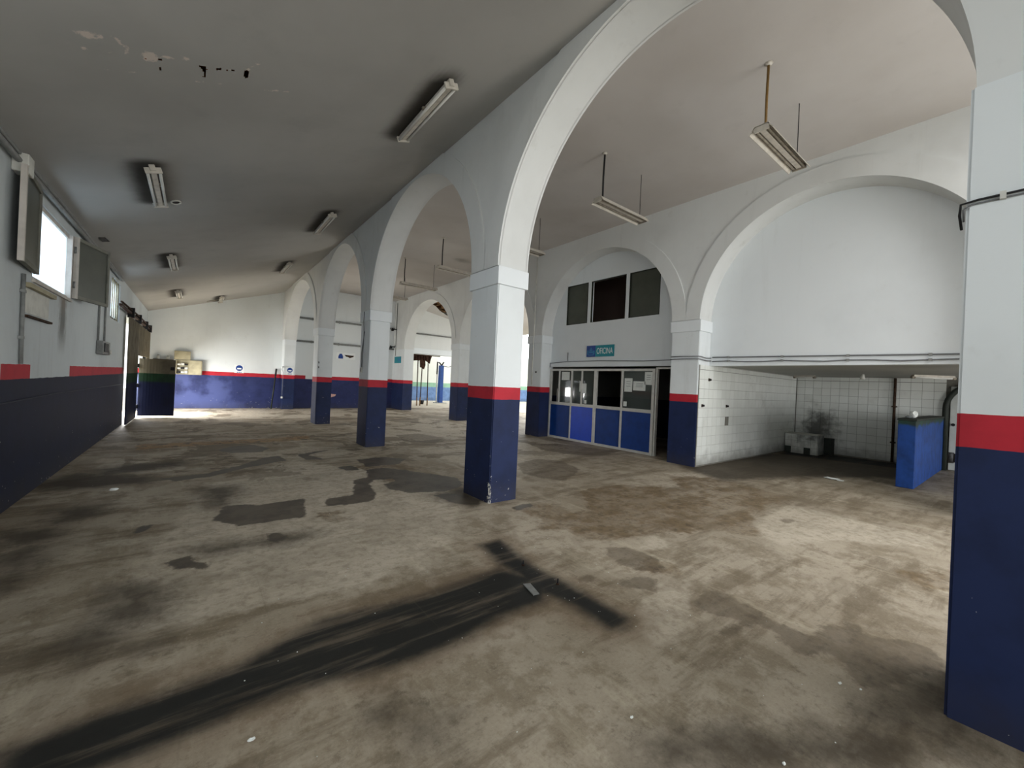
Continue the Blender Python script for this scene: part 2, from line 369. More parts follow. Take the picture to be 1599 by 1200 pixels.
# ---------------------------------------------------------------- mapped stains of the floor and damage of the ceiling (metres on the floor plan)
STAINS = {
 'crisp': [
  [(0.18,5.23),(0.34,5.73),(0.64,5.52),(1.15,5.60),(1.03,5.01),(0.98,4.85),(0.61,4.85),(0.41,4.86),(0.26,5.03)],
  [(1.33,5.44),(1.66,5.45),(1.95,6.26),(2.17,6.32),(2.30,6.84),(2.61,6.90),(2.86,6.56),(2.54,6.01),(2.18,6.14),(2.05,5.88),(1.97,5.34),(1.81,5.06),(1.51,5.05),(1.29,5.12)],
  [(2.54,6.51),(2.88,6.61),(3.03,6.27),(3.39,5.70),(3.22,5.19),(2.81,5.03),(2.35,5.21),(2.17,5.52),(2.23,5.78),(2.43,5.92)],
  [(-0.38,7.50),(0.16,7.60),(0.64,8.05),(1.01,8.59),(1.29,8.72),(1.35,8.18),(1.12,8.05),(0.76,7.85),(0.24,7.35),(-0.17,7.23)],
  [(0.37,9.78),(0.62,10.12),(1.05,10.22),(1.25,9.64),(1.08,9.24),(0.58,9.31)],
  [(1.58,8.74),(2.11,8.96),(2.37,9.08),(1.78,8.57),(1.98,8.02),(1.66,8.07)],
  [(-0.15,4.20),(-0.08,4.26),(0.03,4.28),(0.09,4.08),(0.14,4.02),(0.12,3.93),(0.03,4.01),(-0.07,4.01)],
  [(-0.41,5.11),(-0.36,5.30),(-0.28,5.32),(-0.33,5.13)],
  [(2.42,7.77),(3.00,7.84),(3.28,7.44),(2.93,7.04),(2.41,7.06)],
  [(1.94,7.22),(2.20,7.31),(2.26,6.85),(2.01,6.91)],
  [(2.58,4.94),(2.84,4.94),(3.02,4.44),(2.90,4.25),(2.67,4.46)],
  [(0.58,4.52),(0.69,4.48),(0.75,4.34),(0.66,4.22),(0.58,4.34)],
  [(3.17,3.96),(3.54,4.05),(3.47,3.90),(3.19,3.87)],
  [(5.00,6.13),(5.70,6.39),(6.06,6.04),(5.78,5.20),(4.83,4.66),(4.61,5.00),(4.58,5.51)],
  [(7.00,8.23),(7.77,7.77),(8.35,6.26),(7.38,6.02),(6.85,6.46),(6.62,7.22)],
  [(3.18,2.54),(3.41,2.40),(3.45,2.06),(3.17,1.89),(3.04,2.04),(3.00,2.20)],
  [(2.77,2.02),(3.01,1.96),(3.09,1.87),(2.91,1.81),(2.88,1.71),(2.74,1.86),(2.71,1.94)],
  [(2.50,2.23),(2.64,2.22),(2.60,2.13),(2.48,2.12)],
  [(2.90,1.52),(3.22,1.55),(3.32,1.41),(3.25,1.30),(3.23,1.18),(3.19,1.02),(3.23,0.85),(3.45,0.84),(3.69,0.72),(3.56,0.63),(3.74,0.34),(3.52,0.26),(2.97,0.46),(2.90,0.56),(3.02,0.65),(3.06,0.74),(2.93,0.81),(2.96,0.90),(3.05,1.00),(3.06,1.10),(2.87,1.12),(2.70,1.17),(2.72,1.22),(2.95,1.21),(2.89,1.32)],
  [(2.51,1.17),(2.62,1.19),(2.73,1.18),(2.70,1.16),(2.52,1.16)],
  [(5.79,1.92),(6.05,1.86),(6.03,1.72),(5.73,1.79)],
  [(5.69,14.88),(7.24,15.34),(6.43,13.62),(5.69,14.00)],
  [(4.40,10.79),(5.15,10.88),(5.44,9.80),(4.72,9.10),(4.18,9.67)],
 ],
 'brown': [
  [(2.75,3.26),(3.10,3.32),(3.22,3.73),(3.17,3.89),(3.54,4.05),(3.79,3.91),(3.74,3.43),(4.05,3.46),(4.58,4.16),(5.49,4.09),(5.97,3.62),(6.32,3.23),(6.48,2.58),(6.46,2.25),(5.82,2.16),(5.35,2.05),(5.13,1.84),(4.78,1.95),(4.67,2.22),(4.34,2.26),(4.09,2.46),(3.67,2.51),(3.27,2.62),(3.21,2.84),(3.23,3.08),(2.97,3.18)],
  [(2.17,7.23),(2.75,7.39),(3.21,6.73),(3.32,5.44),(3.04,4.90),(2.53,5.26),(2.20,5.53),(2.38,6.36)],
  [(1.10,4.97),(1.36,4.87),(1.40,4.52),(1.23,4.48),(1.13,4.67)],
  [(6.85,4.06),(7.52,3.60),(7.42,2.80),(7.32,2.23),(6.59,2.17),(6.16,2.78),(6.22,3.44)],
  [(5.16,0.76),(5.55,0.39),(4.97,0.34),(4.82,0.51)],
  [(3.36,2.22),(3.46,1.96),(3.28,1.83),(3.00,1.98)],
 ],
 'soft': [
  [(-1.11,8.50),(-0.74,8.70),(-0.18,8.77),(-0.04,8.59),(-0.29,8.29),(-0.81,8.08),(-1.02,7.83)],
  [(0.09,6.69),(0.43,6.59),(0.49,6.34),(0.37,6.03),(0.34,5.73),(0.24,5.66)],
  [(-1.35,5.72),(-1.01,5.61),(-0.94,5.35),(-1.21,5.17)],
  [(-1.17,5.01),(-0.98,5.16),(-0.96,4.69),(-0.98,4.23)],
  [(-0.37,3.93),(-0.15,3.74),(-0.11,3.32),(-0.26,3.23),(-0.38,3.38)],
  [(-0.56,3.27),(-0.44,3.42),(-0.27,3.27),(-0.39,3.03),(-0.54,3.13)],
  [(-0.24,3.05),(-0.14,3.03),(-0.15,2.96),(-0.22,2.99)],
  [(0.07,4.38),(0.98,4.33),(0.97,4.19),(0.15,4.26)],
  [(-1.55,7.78),(-1.30,8.31),(-0.53,7.72),(-0.44,7.28),(-1.26,7.29)],
  [(-1.10,6.27),(-0.77,6.32),(-0.74,5.95),(-1.01,5.79)],
  [(0.83,1.68),(0.93,1.62),(0.90,1.55),(0.81,1.60)],
  [(0.74,1.82),(0.80,1.82),(0.80,1.79),(0.75,1.79)],
  [(3.03,0.28),(3.21,0.19),(2.73,0.15),(2.68,0.23)],
  [(2.68,0.45),(3.45,0.25),(3.07,0.18),(2.77,0.33)],
  [(1.60,1.02),(1.96,0.84),(2.34,0.54),(2.62,0.31),(2.43,0.28),(1.49,0.95)],
  [(2.64,4.94),(3.06,5.01),(3.04,4.48),(2.83,4.26),(2.67,4.50)],
  [(8.14,4.65),(11.31,4.49),(12.88,4.03),(13.20,1.93),(10.99,1.84),(9.28,2.71),(7.48,3.39)],
  [(1.67,1.55),(1.77,1.42),(1.67,1.29),(1.48,1.28),(1.47,1.43)],
 ],
 'soot': [
  [(-0.55,2.45),(-0.40,2.48),(-0.12,2.50),(0.23,2.51),(0.67,2.72),(1.24,2.64),(2.04,2.67),(2.30,2.33),(2.02,2.13),(1.66,2.15),(1.27,2.07),(0.91,2.09),(0.65,2.16),(0.33,2.19),(0.10,2.19),(-0.18,2.16),(-0.49,2.20)],
  [(2.21,3.19),(2.42,3.19),(2.32,2.62),(2.35,2.18),(2.36,1.64),(2.27,1.60),(2.18,1.64),(2.19,1.95),(2.12,2.21),(2.14,2.73)],
 ],
 'pale': [
  [(0.48,5.85),(0.78,6.32),(1.77,5.95),(1.66,5.47),(1.23,5.62),(0.67,5.55)],
  [(0.52,6.83),(1.03,7.87),(1.47,8.13),(2.15,7.01),(1.80,5.93),(0.58,6.44)],
  [(5.39,2.04),(6.83,2.11),(6.74,1.37),(6.85,0.66),(6.23,0.60),(5.56,1.35),(4.77,1.50),(4.93,1.73)],
  [(3.71,2.47),(4.01,2.47),(3.92,2.26),(3.58,2.20),(3.47,2.30)],
  [(6.97,4.24),(7.70,4.00),(7.62,3.55),(7.02,3.74)],
  [(0.59,9.59),(1.19,9.14),(1.85,9.73),(2.48,9.31),(2.67,8.27),(1.69,8.42),(0.67,8.49)],
  [(-1.24,9.65),(-0.16,8.59),(-0.07,8.04),(-0.58,7.95),(-1.05,8.25)],
  [(1.64,3.75),(1.47,2.74),(1.52,2.76),(1.70,3.54),(1.72,3.74)],
  [(2.68,1.76),(3.13,1.76),(3.32,1.64),(2.75,1.46),(2.57,1.29),(2.27,1.36),(2.28,1.48)],
  [(1.26,2.01),(1.66,2.02),(1.62,1.90),(1.39,1.89),(1.26,1.96)],
 ],
}
CEIL_HOLES = [[(-0.077,4.531),(-0.026,4.519),(-0.017,4.572),(-0.028,4.624),(-0.021,4.647),(-0.029,4.700),(-0.043,4.697),(-0.035,4.644),(-0.047,4.581)],
  [(0.041,4.522),(0.081,4.519),(0.082,4.548),(0.054,4.557)],
  [(0.118,4.522),(0.139,4.525),(0.136,4.546),(0.119,4.547)],
  [(0.153,4.519),(0.183,4.517),(0.181,4.537),(0.158,4.540)],
  [(0.251,4.506),(0.277,4.480),(0.291,4.526),(0.287,4.605),(0.268,4.619),(0.249,4.565)],
  [(-0.339,4.642),(-0.320,4.631),(-0.322,4.674),(-0.337,4.679)],
  [(-0.421,4.530),(-0.412,4.538),(-0.418,4.573),(-0.425,4.562)],
  [(-0.332,4.518),(-0.314,4.517),(-0.318,4.540),(-0.332,4.540)]]
CEIL_PEEL = [[(-0.792,4.338),(-0.746,4.300),(-0.699,4.304),(-0.666,4.337),(-0.677,4.387),(-0.717,4.407),(-0.765,4.373)],
  [(-0.691,4.306),(-0.658,4.307),(-0.629,4.342),(-0.627,4.388),(-0.660,4.381),(-0.688,4.345)],
  [(-0.593,4.320),(-0.567,4.316),(-0.544,4.349),(-0.536,4.395),(-0.507,4.424),(-0.513,4.487),(-0.536,4.536),(-0.549,4.520),(-0.525,4.471),(-0.542,4.417),(-0.563,4.404),(-0.570,4.349)],
  [(-0.780,4.518),(-0.752,4.499),(-0.741,4.530),(-0.765,4.562),(-0.779,4.543)],
  [(-0.444,4.495),(-0.407,4.437),(-0.359,4.441),(-0.330,4.478),(-0.326,4.542),(-0.368,4.583),(-0.417,4.583),(-0.439,4.546)],
  [(-0.312,4.461),(-0.262,4.447),(-0.227,4.466),(-0.233,4.494),(-0.284,4.507),(-0.313,4.494)],
  [(-0.200,4.424),(-0.159,4.426),(-0.131,4.456),(-0.150,4.490),(-0.181,4.473)],
  [(0.237,4.485),(0.277,4.455),(0.297,4.474),(0.292,4.604),(0.284,4.614),(0.289,4.514),(0.256,4.499)],
  [(0.287,4.427),(0.313,4.419),(0.311,4.452),(0.289,4.459)],
  [(0.324,4.374),(0.362,4.352),(0.370,4.379),(0.345,4.401)],
  [(-0.710,4.768),(-0.500,4.762),(-0.501,4.777),(-0.712,4.782)],
  [(-0.103,4.776),(-0.028,4.765),(-0.028,4.783),(-0.103,4.794)],
  [(0.043,4.765),(0.097,4.760),(0.097,4.782),(0.043,4.787)],
  [(0.435,4.765),(0.654,4.740),(0.658,4.763),(0.438,4.788)],
  [(0.115,4.518),(0.185,4.501),(0.185,4.511),(0.116,4.528)],
  [(-0.403,4.669),(-0.378,4.673),(-0.375,4.707),(-0.401,4.703)],
  [(-0.634,4.522),(-0.609,4.517),(-0.613,4.539),(-0.635,4.547)]]

# ---------------------------------------------------------------- dimensions of the hall (metres)
XL, XS, XS2, XR, XR2 = -1.51, 3.026, 3.475, 8.19, 8.69
Y0, YB = -5.0, 20.8
ZL, ZS, ZR = 3.72, 5.22, 5.63
SL = (ZS-ZL)/(XS-XL)
def zceil(x): return ZL + SL*(x-XL)
ZSPR = 3.07

def sdf_polys(polys, X, Y, clip=.6):
    """signed distance, positive inside, to a set of polygons"""
    best = np.full(X.shape, -clip)
    for pl in polys:
        p = np.array(pl, float); mnx, mny = p.min(0)-clip; mxx, mxy = p.max(0)+clip
        sel = (X > mnx) & (X < mxx) & (Y > mny) & (Y < mxy)
        if not sel.any(): continue
        x, y = X[sel], Y[sel]; d = np.full(x.shape, 1e9); ins = np.zeros(x.shape, bool)
        for i in range(len(p)):
            (ax, ay), (bx, by) = p[i], p[(i+1) % len(p)]
            ex, ey = bx-ax, by-ay; L = ex*ex+ey*ey+1e-12
            t = np.clip(((x-ax)*ex+(y-ay)*ey)/L, 0, 1)
            d = np.minimum(d, np.hypot(x-ax-t*ex, y-ay-t*ey))
            c = ((ay > y) != (by > y)) & (x < (bx-ax)*(y-ay)/((by-ay) if abs(by-ay) > 1e-12 else 1e-12)+ax)
            ins ^= c
        s = np.where(ins, d, -d); best[sel] = np.maximum(best[sel], np.clip(s, -clip, clip))
    return best
def grid_mesh(name, xs, ys, zf, mat, attrs, holes=None, flip=False):
    xs, ys = np.array(xs), np.array(ys); X, Y = np.meshgrid(xs, ys); X, Y = X.ravel(), Y.ravel()
    nx, ny = len(xs), len(ys); Z = zf(X)
    i, j = np.meshgrid(np.arange(nx-1), np.arange(ny-1)); a = (j*nx+i).ravel()
    F = np.stack([a, a+1, a+1+nx, a+nx], 1)
    if flip: F = F[:, ::-1]
    if holes:
        cx = X[F].mean(1); cy = Y[F].mean(1); F = F[sdf_polys(holes, cx, cy) < 0]
    me = bpy.data.meshes.new(name); me.vertices.add(len(X)); me.vertices.foreach_set('co', np.stack([X, Y, Z], 1).ravel())
    me.loops.add(F.size); me.loops.foreach_set('vertex_index', F.ravel().astype(np.int32))
    me.polygons.add(len(F)); me.polygons.foreach_set('loop_start', np.arange(0, F.size, 4, dtype=np.int32))
    me.update(calc_edges=True); me.validate()
    for k, fn in attrs.items():
        at = me.attributes.new(k, 'FLOAT', 'POINT'); at.data.foreach_set('value', fn(X, Y).astype(np.float32))
    me.materials.append(mat); o = bpy.data.objects.new(name, me); COL.objects.link(o); WL[o] = Vector((0, 0, 0)); return struct(o)
def spans(*seg):
    """(start, end, step) pieces chained into one list of coordinates"""
    out = []
    for a, b, s in seg:
        n = max(1, int(round((b-a)/s))); out += [a+(b-a)*k/n for k in range(n)]
    return out + [seg[-1][1]]

# ---------------------------------------------------------------- floor and ground
RUST = [[(-0.83,10.27),(-0.92,11.05),(0.5,11.02),(2.33,11.33),(2.21,10.56),(0.48,10.52)]]
_c = STAINS['crisp']; STAINS['mid'] = _c[13:19]+_c[20:]; STAINS['crisp'] = _c[:13]+_c[19:20]
STAINS['soft'] = STAINS['soft'][:-1]
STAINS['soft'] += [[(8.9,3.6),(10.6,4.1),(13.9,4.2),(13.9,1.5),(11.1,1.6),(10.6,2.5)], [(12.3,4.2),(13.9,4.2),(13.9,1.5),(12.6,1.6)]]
STAINS['pale'] += [[(-.5,3.2),(.2,7),(2.8,7.3),(2.95,4.6),(2.0,3.4),(1.0,3.0)], [(4,5),(7.9,7),(7.9,9),(3.9,8.5)], [(-1.4,16.4),(-1.4,20.6),(7.5,20.6),(7.5,16.2),(2.5,16.0)], [(3.6,9),(7.8,10),(7.8,15),(3.8,14)]]  # patch along the back wall paints the gate's daylight into the floor
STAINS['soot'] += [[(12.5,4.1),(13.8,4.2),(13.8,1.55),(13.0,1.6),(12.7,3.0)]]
fl_attr = {k: (lambda X, Y, k=k: sdf_polys(STAINS[k], X, Y)) for k in STAINS}
fl_attr['rust'] = lambda X, Y: sdf_polys(RUST, X, Y)
grid_mesh('floor', spans((-1.81, 4.2, .05), (4.2, 8.6, .06), (8.6, 14.3, .12)), spans((-5.2, 0, .25), (0, 7.5, .05), (7.5, 14.5, .08), (14.5, 21.0, .15)),
          lambda X: X*0, M['floor'], fl_attr)
gd = MB()
for x0, x1, y0, y1 in ((-14, -1.81, -20, 40), (14.3, 40, -20, 40), (-1.81, 14.3, -20, -5.2), (-1.81, 14.3, 21.0, 40)):
    gd.quad((x0, y0, 0), (x1, y0, 0), (x1, y1, 0), (x0, y1, 0))
gd = gd.build('ground', M['ground'], origin=(0, 0, 0)); struct(gd)

# ---------------------------------------------------------------- ceilings
LAMPS_L = [(-0.52, 7.40, 0), (-0.52, 12.30, 0), (-0.54, 17.25, 0), (2.12, 4.76, 0), (2.08, 9.60, 0), (2.09, 14.42, 0), (0.68, 19.95, .0)]
def soot_left(X, Y):
    s = np.zeros(X.shape)
    for lx, ly, _ in LAMPS_L:
        dx = X-lx+.05; dy = np.maximum(np.abs(Y-ly)-.66, 0); s = np.maximum(s, np.exp(-((dx/.22)**2+(dy/.20)**2))*1.05)
    for cx, cy, rx, ry, a in ((-.9, 11.2, .8, .9, .30), (.3, 10.2, 1.2, 1.5, .22), (-1.0, 16.0, .6, 1.3, .35), (2.6, 6.5, .9, 2.0, .22), (1.2, 6.0, 1.6, 1.6, .2)):
        s = np.maximum(s, a*np.exp(-(((X-cx)/rx)**2+((Y-cy)/ry)**2)))
    return s
grid_mesh('ceiling_left', spans((-1.6, -.95, .05), (-.95, .65, .012), (.65, 3.05, .06)), spans((-5.1, 4.2, .4), (4.2, 4.9, .012), (4.9, 21, .09)),
          zceil, M['ceiling_left'], {'soot': soot_left, 'peel': lambda X, Y: sdf_polys(CEIL_PEEL, X, Y, .3)}, holes=CEIL_HOLES, flip=True)
rf = MB()
rf.quad((-1.9, Y0-.2, zceil(-1.9)+.25), (XS2, Y0-.2, zceil(XS2)+.25), (XS2, YB+.3, zceil(XS2)+.25), (-1.9, YB+.3, zceil(-1.9)+.25))
rf.quad((-1.9, Y0-.2, zceil(-1.9)+.35), (XS2, Y0-.2, zceil(XS2)+.35), (XS2, YB+.3, zceil(XS2)+.35), (-1.9, YB+.3, zceil(-1.9)+.35))
struct(rf.build('roof_left', M['dark_roof'], origin=(0, 0, 0)))
def soot_right(X, Y):
    s = .55*np.exp(-(((X-6.95)/.45)**2+((Y-11.9)/.3)**2))
    for ly in (10.43, 13.08, 15.6): s = np.maximum(s, .25*np.exp(-(((X-6)/1.2)**2+((Y-ly)/.5)**2)))
    return s
grid_mesh('ceiling_right', spans((XS2-.1, XR+.1, .08)), spans((Y0-.1, YB+.1, .12)), lambda X: X*0+ZR, M['ceiling_right'],
          {'soot': soot_right, 'peel': lambda X, Y: X*0-.5}, holes=[[(4.5,-4.1),(7.7,-4.1),(7.7,-1.7),(4.5,-1.7)]], flip=True)  # hole cut for the added, unseen skylight
struct(B(XS2-.3, -1.3, ZR+.05, 13.0, 9.4, ZR+.25).build('roof_right', M['dark_roof']))

# ---------------------------------------------------------------- walls
def wall_holes(axis, c0, c1, a0, a1, z0, z1, holes, mat, name, parent=None):
    """wall slab between c0 and c1 on `axis`, spanning a0..a1 and z0..z1, with rectangular openings (b0,b1,h0,h1)"""
    A = sorted({a0, a1, *[h[0] for h in holes], *[h[1] for h in holes]}); Zs = sorted({z0, z1, *[h[2] for h in holes], *[h[3] for h in holes]})
    A = [a for a in A if a0 <= a <= a1]; Zs = [z for z in Zs if z0 <= z <= z1]
    solid = lambda i, k: 0 <= i < len(A)-1 and 0 <= k < len(Zs)-1 and not any(h[0]-1e-6 <= A[i] and A[i+1] <= h[1]+1e-6 and h[2]-1e-6 <= Zs[k] and Zs[k+1] <= h[3]+1e-6 for h in holes)
    P = (lambda c, a, z: (c, a, z)) if axis == 'x' else (lambda c, a, z: (a, c, z))
    m = MB()
    for i in range(len(A)-1):
        for k in range(len(Zs)-1):
            if not solid(i, k): continue
            p, q, u, v = A[i], A[i+1], Zs[k], Zs[k+1]
            for c in (c0, c1): m.quad(P(c, p, u), P(c, q, u), P(c, q, v), P(c, p, v))
            if not solid(i-1, k): m.quad(P(c0, p, u), P(c1, p, u), P(c1, p, v), P(c0, p, v))
            if not solid(i+1, k): m.quad(P(c0, q, u), P(c1, q, u), P(c1, q, v), P(c0, q, v))
            if not solid(i, k-1): m.quad(P(c0, p, u), P(c1, p, u), P(c1, q, u), P(c0, q, u))
            if not solid(i, k+1): m.quad(P(c0, p, v), P(c1, p, v), P(c1, q, v), P(c0, q, v))
    o = m.build(name, mat, parent, origin=(0, 0, 0) if parent is None else None)
    # weld so that normals are consistent over the closed shell
    bm = bmesh.new(); bm.from_mesh(o.data); bmesh.ops.remove_doubles(bm, verts=bm.verts, dist=1e-5); bmesh.ops.recalc_face_normals(bm, faces=bm.faces); bm.to_mesh(o.data); bm.free()
    return o
W1 = (7.06, 8.78, 2.50, 3.44); W2 = (12.40, 13.68, 2.61, 3.52); DG = (14.97, 19.6, 0.0, 2.95)
struct(wall_holes('x', XL-.3, XL, Y0, YB, 0, ZL+.12, [W1, W2, DG, (1.45, 3.15, 2.50, 3.44), (-3.55, -1.85, 2.50, 3.44)], M['paint_left'], 'wall_left'))  # the two openings nearest the camera are unseen, added as light sources
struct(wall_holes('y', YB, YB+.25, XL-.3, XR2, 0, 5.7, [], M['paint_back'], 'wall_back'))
struct(wall_holes('y', Y0-.3, Y0, XL-.3, XR2, 0, 5.7, [(-1.0, 2.6, 0, 3.0), (3.9, 8.1, 0, 3.0)], M['paint'], 'wall_rear')); struct(wall_holes('y', Y0-.3, Y0, XR2, 14.0, 0, 2.4, [(10.6, 12.6, 0, 2.2)], M['paint'], 'wall_rear_passage'))  # unseen gate and passage openings, guessed for the light they admit

def arcade(name, x0, x1, ztop, arches, y_start, y_end, mat, band_sides):
    """wall above the springing with (semi-elliptical) arches cut into it; arches: (ya, yb, rise)"""
    prof = [(y_start, ZSPR)]
    for ya, yb, rise in arches:
        n = 96; c, a = (ya+yb)/2, (yb-ya)/2
        for k in range(n+1):
            t = math.pi*(1-k/n); prof.append((c+a*math.cos(t), ZSPR+rise*math.sin(t)))
    prof.append((y_end, ZSPR)); m = MB()
    for (ya, za), (yb, zb) in zip(prof[:-1], prof[1:]):
        if yb-ya < 1e-6 and abs(za-zb) < 1e-6: continue
        m.quad((x0, ya, za), (x0, yb, zb), (x0, yb, ztop), (x0, ya, ztop)); m.quad((x1, ya, za), (x1, yb, zb), (x1, yb, ztop), (x1, ya, ztop))
        m.quad((x0, ya, za), (x0, yb, zb), (x1, yb, zb), (x1, ya, za), smooth=True); m.quad((x0, ya, ztop), (x0, yb, ztop), (x1, yb, ztop), (x1, ya, ztop))
    m.quad((x0, y_start, ZSPR), (x1, y_start, ZSPR), (x1, y_start, ztop), (x0, y_start, ztop)); m.quad((x0, y_end, ZSPR), (x1, y_end, ZSPR), (x1, y_end, ztop), (x0, y_end, ztop))
    o = m.build(name, mat, origin=(0, 0, 0)); struct(o)
    bm = bmesh.new(); bm.from_mesh(o.data); bmesh.ops.remove_doubles(bm, verts=bm.verts, dist=1e-5); bmesh.ops.recalc_face_normals(bm, faces=bm.faces); bm.to_mesh(o.data); bm.free(); o.data.set_sharp_from_angle(angle=.6)
    for ya, yb, rise in arches:                       # raised band that follows each arch
        for xa, xb in band_sides:
            n = 96; c, a = (ya+yb)/2, (yb-ya)/2; w = min(.315, a*.3); b = MB()
            for k in range(n):
                t0, t1 = math.pi*k/n, math.pi*(k+1)/n
                q = [(c+aa*math.cos(t), ZSPR+rr*math.sin(t)) for aa, rr, t in ((a, rise, t0), (a+w, rise+w, t0), (a+w, rise+w, t1), (a, rise, t1))]
                for x in (xa, xb): b.quad(*[(x, y, z) for y, z in q])
                for e, f in ((0, 3), (1, 2)):
                    b.quad((xa, *q[e]), (xb, *q[e]), (xb, *q[f]), (xa, *q[f]), smooth=False)
            bo = b.build('archivolt', mat, o)
            if ztop < 9:                              # trim the band where it would rise above the ceiling line
                lim = (zceil(xa) if xa < XS else ZR) - .002
                bm = bmesh.new(); bm.from_mesh(bo.data)
                bmesh.ops.bisect_plane(bm, geom=list(bm.verts)+list(bm.edges)+list(bm.faces), plane_co=(0, 0, lim), plane_no=(0, 0, 1), clear_outer=True)
                bm.to_mesh(bo.data); bm.free()
    return o
SP_COLS = [(-.43, .21), (4.2525, 4.889), (9.0845, 9.721), (13.917, 14.553)]
RT_COLS = [(-.43, .21), (4.2625, 4.884), (9.113, 9.735), (13.967, 14.59)]
YP, YG = 20.145, 19.35
arcade('wall_middle', XS, XS2, ZR, [(-4.75, -.43, 2.06), (.21, 4.2525, 2.06), (4.889, 9.0845, 2.07), (9.721, 13.917, 2.07), (14.553, YP, 2.05)], Y0, YB, M['plaster'], [(XS-.026, XS+.01), (XS2-.01, XS2+.026)])
arcade('wall_right', XR, XR2, ZR, [(-4.75, -.43, 2.06), (.21, 4.2625, 2.07), (4.884, 9.113, 2.08), (9.735, 13.967, 2.08), (14.59, YG, 2.12)], Y0, YB, M['plaster'], [(XR-.026, XR+.01)])
struct(wall_holes('x', XR, XR2, YG, YB, 0, ZSPR, [], M['paint'], 'wall_right_end'))
struct(wall_holes('x', XR+.3, XR2, -4.75, -.43, 2.2, 5.3, [], M['plaster_clean'], 'wall_right_near'))

# ---------------------------------------------------------------- columns
def column(x0, x1, y0, y1, label, name='column', cap=True, top=2.84, mat='paint'):
    t = thing(name, ((x0+x1)/2, (y0+y1)/2, 0), label, name, 'columns of the two arcades')
    bm = bmesh.new(); bmesh.ops.create_cube(bm, size=1)
    for v in bm.verts: v.co = Vector(((x0+x1)/2+v.co.x*(x1-x0), (y0+y1)/2+v.co.y*(y1-y0), top/2+v.co.z*top))
    bmesh.ops.bevel(bm, geom=[e for e in bm.edges if abs(e.verts[0].co.z-e.verts[1].co.z) > .5], offset=.012, segments=2, affect='EDGES')
    MB().bm(bm).build('shaft', M[mat], t)
    if cap:
        e = .028
        B(x0-e, y0-e, 2.83, x1+e, y1+e, ZSPR-.005, bev=.008).build('capital', M['plaster_clean'], t)
    elif top < 3:
        B(x0, y0, 2.84, x1, y1, ZSPR).build('capital', M['plaster_clean'], t)
    return t
labs = ['nearest column cut by the right edge of the photo, with a cable across its white top',
        'large column standing alone in the middle of the floor, navy, red and white', 'second column of the middle arcade, with a small socket on its white side',
        'third and farthest free column of the middle arcade']
for k, ((a, b), l) in enumerate(zip(SP_COLS, labs)):
    if k: column(XS, XS2, a, b, l, mat='paint_mid' if k == 1 else 'paint')
    else: column(XS-.035, XS2+.035, a-.03, b+.018, l, cap=False, top=3.12)
labs = ['column hidden behind the nearest column, at the near end of the right arcade', 'column between the office doorway and the tiled wash bay', 'column at the far left end of the office front', 'column of the right arcade beside the opening to the yard']
for (a, b), l in list(zip(RT_COLS, labs))[1:]: column(XR, XR2, a, b, l)
struct(B(XR, RT_COLS[0][0], 0, XR2, RT_COLS[0][1], ZSPR).build('wall_right_pier', M['paint']))
column(XS, XS2, YP, YB-.002, 'half column against the back wall carrying the last arch', 'pilaster', cap=False)

# ---------------------------------------------------------------- left wall: windows
w1 = wall_holes('x', XL-.07, XL-.02, W1[0], W1[1], W1[2], W1[3], [(W1[0]+.05, W1[1]-.05, W1[2]+.05, W1[3]-.05)], M['sash_stile'], 'window_1'); struct(w1)
B(XL-.05, W1[0]+.05, W1[2]+.05, XL-.04, W1[1]-.05, W1[3]-.05).build('pane', M['frosted'], w1)
B(XL-.02, W1[0]-.02, W1[2]-.03, XL+.03, W1[1]+.02, W1[2]+.003).build('window_sill', M['sash_stile'], w1)
B(XL-.02, W1[1]-.05, W1[2]+.004, XL+.02, W1[1], W1[3]).build('jamb', M['sash_stile'], w1)
def sash(hinge, free, z0, z1, label, stile_free):
    h, f = Vector((*hinge, 0)), Vector((*free, 0)); d = (f-h); L = d.length; d.normalize(); nrm = Vector((0, 0, 1)).cross(d)
    t = thing('window_sash', (h.x, h.y, z0), label, 'window sash', 'open sashes of the left window')
    H = (z1-z0)/2; zc = (z0+z1)/2; w = .05; th = .022
    up_ = Vector((0, 0, 1))
    MB().obox(h+d*L/2+up_*zc, d*(L/2-w), nrm*.006, up_*(H-w)).build('pane', M['sash_glass'], t)
    for c, l in ((w/2, 'stile'), (L-w/2, 'stile')):
        MB().obox(h+d*c+up_*zc, d*w/2, nrm*th, up_*H).build('stile', M['sash_stile'] if (c > L/2) == stile_free else M['sash_frame'], t)
    for c in (z0+w/2, z1-w/2): MB().obox(h+d*L/2+up_*c, d*(L/2-w), nrm*th, up_*w/2).build('rail', M['sash_frame'], t)
    for c in (z0+.2, z1-.2): T([h+up_*(c-.05), h+up_*(c+.05)], .014).build('hinge', M['steel'], t)
    return t
sash((XL+.035, 7.04), (XL+.10, 6.20), 2.56, 3.52, 'grey window sash folded back flat on the wall at the left photo edge', True)
sash((XL+.03, 8.86), (-1.227, 9.66), 2.54, 3.46, 'grey window sash swung open into the room, right of the bright pane', False)
w2 = wall_holes('x', XL-.09, XL-.03, W2[0], W2[1], W2[2], W2[3], [(W2[0]+.05, W2[1]-.05, W2[2]+.05, W2[3]-.05)], M['sash_stile'], 'window_2'); struct(w2)
B(XL-.07, W2[0]+.05, W2[2]+.05, XL-.06, W2[1]-.05, W2[3]-.05).build('pane', M['frosted'], w2)
for k in range(1, 5): T([(XL-.015, W2[0]+k*.256, W2[2]), (XL-.015, W2[0]+k*.256, W2[3])], .012).build('bar', M['beige_metal'], w2)

